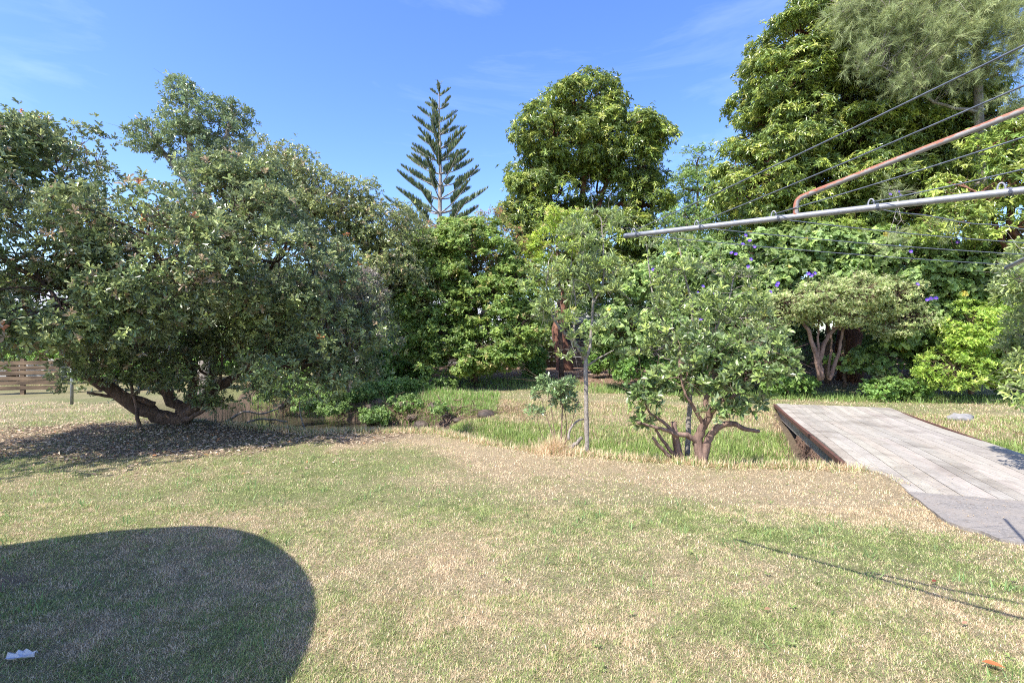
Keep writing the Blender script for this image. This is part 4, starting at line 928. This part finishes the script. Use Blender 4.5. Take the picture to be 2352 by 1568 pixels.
put_leaves(m, np.array([c]), np.array([[.8, -.5, .08]]), np.array([[.1, -.3, 1.]]), np.array([.085]), np.array([.034]), np.array([[.42, .13, .05]]), 'lance')
tag(m.build('fallen_leaf', M['dry']), 'single rust orange leaf on the grass at the bottom right', 'leaf')
for (px, py, colr, lab, L) in ((1755, 1410, (.34, .2, .12), 'small tan fallen leaf on the near lawn', .05), (2140, 1345, (.22, .06, .04), 'small dark red leaf on the grass below the path', .05), (2210, 1445, (.5, .27, .17), 'pale pinkish leaf lying near the clothes line shadow', .05), (805, 1062, (.45, .33, .24), 'pale curled leaf on the lawn left of centre', .07)):
    d = 1881.6 / (py - 784); c = W(px, py, d); c[2] = gz(c[0], c[1]) + .03
    m = MB(); put_leaves(m, np.array([c]), np.array([[.9, .3, .1]]), np.array([[.1, -.4, 1.]]), np.array([L]), np.array([L * .4]), np.array([colr]), 'lance'); tag(m.build('fallen_leaf', M['dry']), lab, 'leaf')
# crumpled scrap of white paper
d = 1881.6 / (1520 - 784); c = W(48, 1520, d); c[2] = gz(c[0], c[1]) + .03
m = MB(); gu, gv = np.meshgrid(np.linspace(-.055, .06, 7), np.linspace(-.026, .028, 5)); rp = np.random.default_rng(77)
v = np.column_stack([gu.ravel() + rp.normal(0, .003, 35), gv.ravel() * (1 - .5 * np.abs(gu.ravel()) / .06) + .25 * gu.ravel() + rp.normal(0, .003, 35), .012 + rp.normal(0, .007, 35) + .012 * np.sin(gv.ravel() * 120)]) + c
m.add(v, [[a * 7 + b, a * 7 + b + 1, a * 7 + b + 8, a * 7 + b + 7] for a in range(4) for b in range(6)]); tag(m.build('paper_scrap', M['paper']), 'crumpled white scrap of paper in the shade at the bottom left', 'paper')

# ------------------------------------------------------------------ grass
PK = 1.13
def scatter(n, ylo, yhi, r, side=1.12, extra=.5):
    y = np.sqrt(r.uniform(ylo ** 2, yhi ** 2, n)); x = r.uniform(-1, 1, n) * (y * side + extra); return x, y
def free(x, y):
    u, v = bridge_uv(x, y)
    on = (u > -1.0) & (u < 6.8) & (v > .06) & (v < 2.34)
    cut = (u < .1) & (v < .12 + (-u) * .50)          # grass creeping over the near left corner of the deck
    return ~((on & ~cut) | inside([(a + .05, b) for a, b in PATH], x, y))
def blades(mb, x, y, L, Wd, colr, r, lean=(.2, 1.2), z=None):
    n = len(x); z = height(x, y) if z is None else z
    az = fbm(x, y, .16, 111) * 14 + r.normal(0, 1.5, n); le = r.uniform(lean[0], lean[1], n)
    d = np.column_stack([np.cos(az) * np.sin(le), np.sin(az) * np.sin(le), np.cos(le)]); s = np.column_stack([-np.sin(az + r.normal(0, .5, n)), np.cos(az), np.zeros(n)]); s = unit(s)
    P = np.column_stack([x, y, z - .004]); mid = P + d * (L * .55)[:, None]; d2 = d.copy(); d2[:, 2] -= r.uniform(.1, .6, n); d2 = unit(d2); tip = mid + d2 * (L * .5)[:, None]
    w = (Wd / 2)[:, None]
    V = np.stack([P - s * w, P + s * w, mid + s * w * .85, mid - s * w * .85, tip], 1).reshape(-1, 3); b = (np.arange(n) * 5)[:, None]
    base = mb.n; mb.add(V, np.array([[0, 1, 2, 3]]) + b, np.repeat(colr, 5, 0)); mb.f.append(np.array([[3, 2, 4]]) + b + base)
def gcolour(x, y, r):
    g, dr, md = zones(x, y); n = len(x)
    isg = r.random(n) < np.clip(g * 1.1 + 1.2 * (fbm(x, y, .11, 101) - .5) + .5 * (fbm(x, y, .5, 103) - .5), .03, .97)
    st = palette([((.58, .465, .295), 4), ((.48, .37, .225), 3), ((.66, .56, .39), 1.2), ((.33, .24, .14), 1.4)], n, r)
    gr = palette([((.25, .30, .095), 4), ((.18, .24, .075), 3), ((.34, .37, .14), 3), ((.12, .18, .055), 1.3)], n, r)
    return np.where(isg[:, None], gr, st) * r.uniform(.8, 1.15, (n, 1)), isg, dr, md
r = np.random.default_rng(80); m = MB()
for (ylo, yhi, n, L, Wd) in ((1.9, 3.2, 300000, .027, .0027), (3.2, 5., 320000, .027, .0035), (5., 8.9, 300000, .030, .0052), (8.9, 19, 150000, .055, .012)):
    x, y = scatter(n, ylo, yhi, r); t = ditch_t(x, y)
    c, isg, dr, md = gcolour(x, y, r)
    ok = free(x, y) & (r.random(n) > dr * .85) & ~((t > .1) & (t < .9)) & ~((md > .5))
    clump = fbm(x, y, .13, 91)
    LL = L * r.uniform(.5, 1.35, n) * (.5 + .9 * clump) * np.where(isg, 1.0, .9)
    x, y, c, LL, isg = x[ok], y[ok], c[ok], LL[ok], isg[ok]
    blades(m, x, y, LL, Wd * r.uniform(.6, 1.3, len(x)), c, r, (.3, 1.4))
tag(m.build('grass', M['grass']), 'short patchy lawn grass, part green and part dry straw', 'grass', kind='stuff')
# coarse dark green tufts in the near lawn
m = MB(); n = 420; x, y = scatter(n, 2., 7.2, r); ok = free(x, y) & (zones(x, y)[0] > .42) & (ditch_t(x, y) < -.05) & (zones(x, y)[1] < .3); x, y = x[ok], y[ok]
for k in range(9):
    a = x + r.normal(0, .035, len(x)); b = y + r.normal(0, .035, len(x))
    blades(m, a, b, r.uniform(.045, .095, len(a)), r.uniform(.004, .008, len(a)), palette([((.13, .22, .07), 3), ((.19, .28, .10), 2)], len(a), r), r, (.2, 1.0))
tag(m.build('coarse_grass', M['grass']), 'coarser green tufts in the near lawn', 'grass', kind='stuff')
# flat weeds in the lawn, and turned soil in the shaded corner
m = MB(); n = 260; x, y = scatter(n, 2., 7.5, r); kk = fbm(x, y, .6, 131) > .5; ok = free(x, y) & kk & (ditch_t(x, y) < -.06); x, y = x[ok], y[ok]
P = np.column_stack([x, y, height(x, y) + .022]); rosettes(m, P, np.tile([0, 0, 1.], (len(x), 1)) + r.normal(0, .15, (len(x), 3)), r, 6, .026, .42, palette([((.19, .26, .08), 3), ((.24, .30, .10), 2)], len(x), r), 'obov', (60, 88))
tag(m.build('lawn_weeds', M['grass']), 'small flat weeds growing in the near lawn', 'weeds', kind='stuff')
# long grass on the far side of the ditch and along its lips
m = MB()
n = 170000; x = r.uniform(-1.6, 13, n); t = r.uniform(.03, .95, n) ** .9
y = np.interp(x, nX, nY) + t * (np.interp(x, fX, fY) - np.interp(x, nX, nY))
u, v = bridge_uv(x, y); ok = (v < -.12) | (v > 2.6); ok &= (x / y < 1.15) & (r.random(n) < np.where(t < .2, .8, 1))
ok &= r.random(n) < .35 + 1.3 * fbm(x, y, .5, 95)
x, y, t = x[ok], y[ok], t[ok]; n = len(x)
g = np.where(t < .68, .85, .32) + (fbm(x, y, .7, 96) - .5) * 1.1; isg = r.random(n) < g
c = np.where(isg[:, None], palette([((.20, .28, .075), 4), ((.27, .34, .10), 3), ((.13, .20, .05), 1.6)], n, r), palette([((.46, .36, .22), 3), ((.34, .25, .15), 2), ((.55, .46, .30), 1)], n, r)) * r.uniform(.8, 1.2, (n, 1))
blades(m, x, y, r.uniform(.05, .16, n) * (.6 + .8 * fbm(x, y, .4, 97)) * np.where(t < .66, 1.15, .6), r.uniform(.006, .013, n), c, r, (.05, .95))
# left far bank
n = 90000; x = r.uniform(-8.5, -.4, n); y = r.uniform(12.3, 18, n); t = ditch_t(x, y); ok = (t > .74) & (t < 1.05) & (r.random(n) < .15 + 1.3 * fbm(x, y, .7, 98)); x, y = x[ok], y[ok]; n = len(x)
blades(m, x, y, r.uniform(.08, .26, n), r.uniform(.008, .018, n), palette([((.16, .27, .06), 4), ((.22, .34, .09), 2), ((.40, .32, .2), 1.5)], n, r), r, (.05, 1.))
# fringe on the near lip
n = 24000; x = r.uniform(-5.5, 4.3, n); y = np.interp(x, nX, nY) + r.normal(0, .10, n)
c = palette([((.52, .40, .25), 4), ((.20, .27, .09), 2.4), ((.62, .52, .35), 1)], n, r) * r.uniform(.8, 1.2, (n, 1))
blades(m, x, y, r.uniform(.04, .15, n), r.uniform(.005, .010, n), c, r, (.1, 1.4))
# strip beyond the lawn, and beside the fence
n = 20000; x = r.uniform(-2, 17, n); y = np.interp(x, fX, fY) + r.uniform(1.6, 3.3, n); ok = r.random(n) < fbm(x, y, .9, 99); x, y = x[ok], y[ok]; n = len(x)
blades(m, x, y, r.uniform(.08, .25, n), r.uniform(.01, .02, n), palette([((.15, .23, .06), 4), ((.22, .30, .09), 2)], n, r), r, (.1, 1.))
tag(m.build('long_grass', M['grass']), 'long green and straw coloured grass in and along the ditch', 'grass', kind='stuff')
# dry hummock at the foot of the small shrub
m = MB(); n = 2600; c = W(1275, 1030, 7.2); x = c[0] + r.normal(0, .17, n); y = c[1] + r.normal(0, .13, n)
zz = height(x, y) + .16 * np.exp(-((x - c[0]) ** 2 + (y - c[1]) ** 2) / .03)
blades(m, x, y, r.uniform(.08, .26, n), r.uniform(.003, .007, n), palette([((.60, .49, .33), 4), ((.45, .33, .2), 2), ((.22, .28, .1), .6)], n, r), r, (.2, 1.5), zz - .05)
tag(m.build('dry_grass_tuft', M['grass']), 'straw coloured grass hummock around the stems of the small shrub', 'grass tuft')
# straw blown on to the deck and the path
m = MB(); n = 1500; uu = r.uniform(-1, 6.6, n); vv = np.abs(r.normal(0, .7, n)); vv = np.where(r.random(n) < .3, 2.35 - vv, vv); q = BO[None] + BD[None] * uu[:, None] + BN[None] * vv[:, None]; x, y = q[:, 0], q[:, 1]; ok = (vv > .05) & (vv < 2.3) & ((uu < .2) | (r.random(n) < .25)); x, y = x[ok], y[ok]
n2 = 500; x2 = r.uniform(3.9, 6.5, n2); y2 = r.uniform(3.3, 5.3, n2); k2 = inside(PATH, x2, y2); x2, y2 = x2[k2], y2[k2]
zz = np.concatenate([np.full(len(x), .050), np.full(len(x2), .018)]); x = np.concatenate([x, x2]); y = np.concatenate([y, y2]); n = len(x)
blades(m, x, y, r.uniform(.015, .06, n), r.uniform(.002, .006, n), palette([((.5, .38, .24), 4), ((.24, .17, .11), 2)], n, r), r, (1.45, 1.56), zz + .006)
tag(m.build('straw_debris', M['grass']), 'wisps of dry straw on the bridge deck and the path', 'straw', kind='stuff')
# leaf litter
m = MB(); n = 26000; x = np.concatenate([r.uniform(-11, -1.8, n), r.uniform(-7, 14, 9000)]); y = np.concatenate([r.uniform(6.0, 10.8, n), r.uniform(15.6, 23, 9000)])
g, dr, md = zones(x, y); ok = (r.random(len(x)) < .03 + dr * .8) & (md < .5); x, y = x[ok], y[ok]; n = len(x); a = r.uniform(0, 2 * PI, n)
P = np.column_stack([x, y, height(x, y) + r.uniform(.002, .03, n)])
put_leaves(m, P, np.column_stack([np.cos(a), np.sin(a), r.normal(0, .25, n)]), np.column_stack([r.normal(0, .4, n), r.normal(0, .4, n), np.ones(n)]), r.uniform(.035, .085, n) * np.where(y > 14, 1.7, 1), r.uniform(.014, .034, n) * np.where(y > 14, 1.7, 1),
           palette([((.40, .31, .22), 4), ((.27, .20, .14), 3), ((.56, .46, .34), 3), ((.14, .10, .07), 2), ((.45, .22, .1), .4)], n, r), 'dia')
tag(m.build('leaf_litter', M['dry']), 'scattered dry brown leaves on the bare earth under the trees', 'leaf litter', kind='stuff')
# weeds on the creek banks
m = MB(); E = ell([(860, 952, 14.2, 40, 18, .5), (800, 900, 15.2, 60, 24, .6), (730, 890, 15.4, 60, 24, .6), (900, 885, 16, 70, 18, .6), (1000, 880, 16.5, 70, 14, .5, .7), (640, 880, 15.5, 60, 30, .5, .7), (760, 935, 14.0, 40, 16, .4, .8), (930, 925, 14.5, 40, 16, .4, .8), (700, 925, 14.3, 40, 16, .4, .7), (1010, 935, 13.5, 30, 12, .3, .6)])
foliage(m, E, r, cr=.16, cover=2.6, nros=14, k=5, L=.07, asp=.6, pal=[((.17, .27, .07), 4), ((.24, .33, .12), 2), ((.12, .19, .06), 2)], shape='dia', zmin=-2)
tag(m.build('creek_weeds', M['soft']), 'pale leafy weeds on the far bank of the creek', 'weeds', kind='stuff')
# mud clods, roots and sticks on the creek banks
m = MB(); r2 = np.random.default_rng(90)
for k in range(90):
    x = r2.uniform(-7.5, -.6); f_ = np.interp(x, fX, fY); n_ = np.interp(x, nX, nY); t = r2.choice([r2.uniform(.70, .84), r2.uniform(.12, .3)]); y = n_ + t * (f_ - n_)
    sz = r2.uniform(.06, .22); rock(m, (x, y, float(height(x, y)) + sz * .1), (sz * 1.3, sz, sz * .7), r2)
tag(m.build('mud_clods', M['mud'], smooth=True), 'dark lumps of mud and stone along both banks of the creek', 'mud', kind='stuff')
m = MB(); n = 420; x = r2.uniform(-7.5, -.7, n); f_ = np.interp(x, fX, fY); n_ = np.interp(x, nX, nY); t = np.where(r2.random(n) < .7, r2.uniform(.72, .86, n), r2.uniform(.05, .3, n)); y = n_ + t * (f_ - n_); z = height(x, y)
a = r2.uniform(0, 2 * PI, n); L = r2.uniform(.2, .8, n); d = np.column_stack([np.cos(a), np.sin(a) * .5 - .3, r2.normal(-.15, .4, n)])
P = np.stack([np.column_stack([x, y, z + .06]) + d * (L * q / 4)[:, None] + r2.normal(0, .03, (n, 3)) for q in range(5)], 1)
tubes(m, P, np.full((n, 5), 1.) * r2.uniform(.006, .02, (n, 1)) * np.array([1, .9, .8, .6, .3]), 4, cap=False)
tag(m.build('creek_roots', M['bark']), 'tangle of exposed roots and sticks on the creek banks', 'roots', kind='stuff')
# dead grass hanging over the far bank
m = MB(); n = 9000; x = r2.uniform(-8, .4, n); y = np.interp(x, nX, nY) + r2.normal(.81, .035, n) * (np.interp(x, fX, fY) - np.interp(x, nX, nY)); ok = fbm(x, y, .5, 93) > .42; x, y = x[ok], y[ok]; n = len(x)
blades(m, x, y, r2.uniform(.15, .40, n), r2.uniform(.008, .014, n), palette([((.42, .33, .22), 4), ((.24, .17, .11), 3), ((.2, .27, .08), 1)], n, r2), r2, (.9, 1.9))
tag(m.build('hanging_dry_grass', M['grass']), 'matted dry grass hanging over the far creek bank', 'grass', kind='stuff')
# reeds by the trunk
r = np.random.default_rng(92)
m = MB(); n = 130; cx = W(560, 965, 10.6); x = cx[0] + r.normal(0, .25, n) + r.choice([0, .55, -.4], n); y = cx[1] + r.normal(0, .2, n)
blades(m, x, y, r.uniform(.4, .95, n), r.uniform(.008, .014, n), palette([((.13, .14, .06), 3), ((.22, .18, .1), 2)], n, r), r, (.02, .5), np.full(n, -.3))
tag(m.build('reed_clump', M['grass']), 'dark upright reeds at the water beside the big tree trunk', 'reeds')

# ------------------------------------------------------------------ light, sky, camera
sv = np.array([-.528, -.555, 1.]); sv /= np.linalg.norm(sv)
el_ = math.asin(sv[2]); 
sun = bpy.data.lights.new('sun', 'SUN'); sun.energy = 3.0; sun.angle = math.radians(.53); sun.color = (1, .95, .87)
so = bpy.data.objects.new('sun', sun); C.objects.link(so); so.location = (-20, -20, 40)
so.rotation_euler = Vector(-sv).to_track_quat('-Z', 'Y').to_euler()
w = bpy.data.worlds.new('World'); bpy.context.scene.world = w; w.use_nodes = True; nt = w.node_tree
bg = nt.nodes['Background']; sky = nt.nodes.new('ShaderNodeTexSky'); sky.sky_type = 'NISHITA'; sky.sun_disc = False
sky.sun_elevation = el_; sky.sun_rotation = math.atan2(sv[0], sv[1]); sky.air_density = 1.0; sky.dust_density = .9; sky.ozone_density = 3.0
hs = nd(nt, 'ShaderNodeHueSaturation', Saturation=1.22, Value=.85, Hue=.515); nt.links.new(sky.outputs[0], hs.inputs['Color'])
tc = nd(nt, 'ShaderNodeTexCoord'); mp = nd(nt, 'ShaderNodeMapping'); mp.inputs['Rotation'].default_value = (0, .35, .2); mp.inputs['Scale'].default_value = (1.2, 1.2, 5)
nt.links.new(tc.outputs['Generated'], mp.inputs['Vector']); nz = nd(nt, 'ShaderNodeTexNoise', Scale=2.2, Detail=7, Roughness=.6, Distortion=.6); nt.links.new(mp.outputs[0], nz.inputs['Vector'])
cf = ramp(nt, nz.outputs['Fac'], [(.52, 0.0), (.90, .09)])
cl = mixc(nt, hs.outputs['Color'], (7.5, 7.9, 9.0), cf); nt.links.new(cl, bg.inputs['Color']); bg.inputs['Strength'].default_value = .13

cam = bpy.data.cameras.new('camera'); co = bpy.data.objects.new('camera', cam); C.objects.link(co)
co.location = (0, 0, CAMH); co.rotation_euler = (PI / 2, 0, 0); cam.lens = 18; cam.sensor_width = 36; cam.clip_end = 2000; cam.clip_start = .05
sc = bpy.context.scene; sc.camera = co
sc.view_settings.view_transform = 'Standard'; sc.view_settings.look = 'None'; sc.view_settings.exposure = 1.74; sc.view_settings.gamma = 1
sc.cycles.pixel_filter_type = 'BLACKMAN_HARRIS'; sc.cycles.filter_width = 1.05
sc.render.engine = 'CYCLES'; sc.cycles.use_denoising = False; sc.cycles.max_bounces = 8; sc.cycles.diffuse_bounces = 5; sc.cycles.glossy_bounces = 2; sc.cycles.transmission_bounces = 3
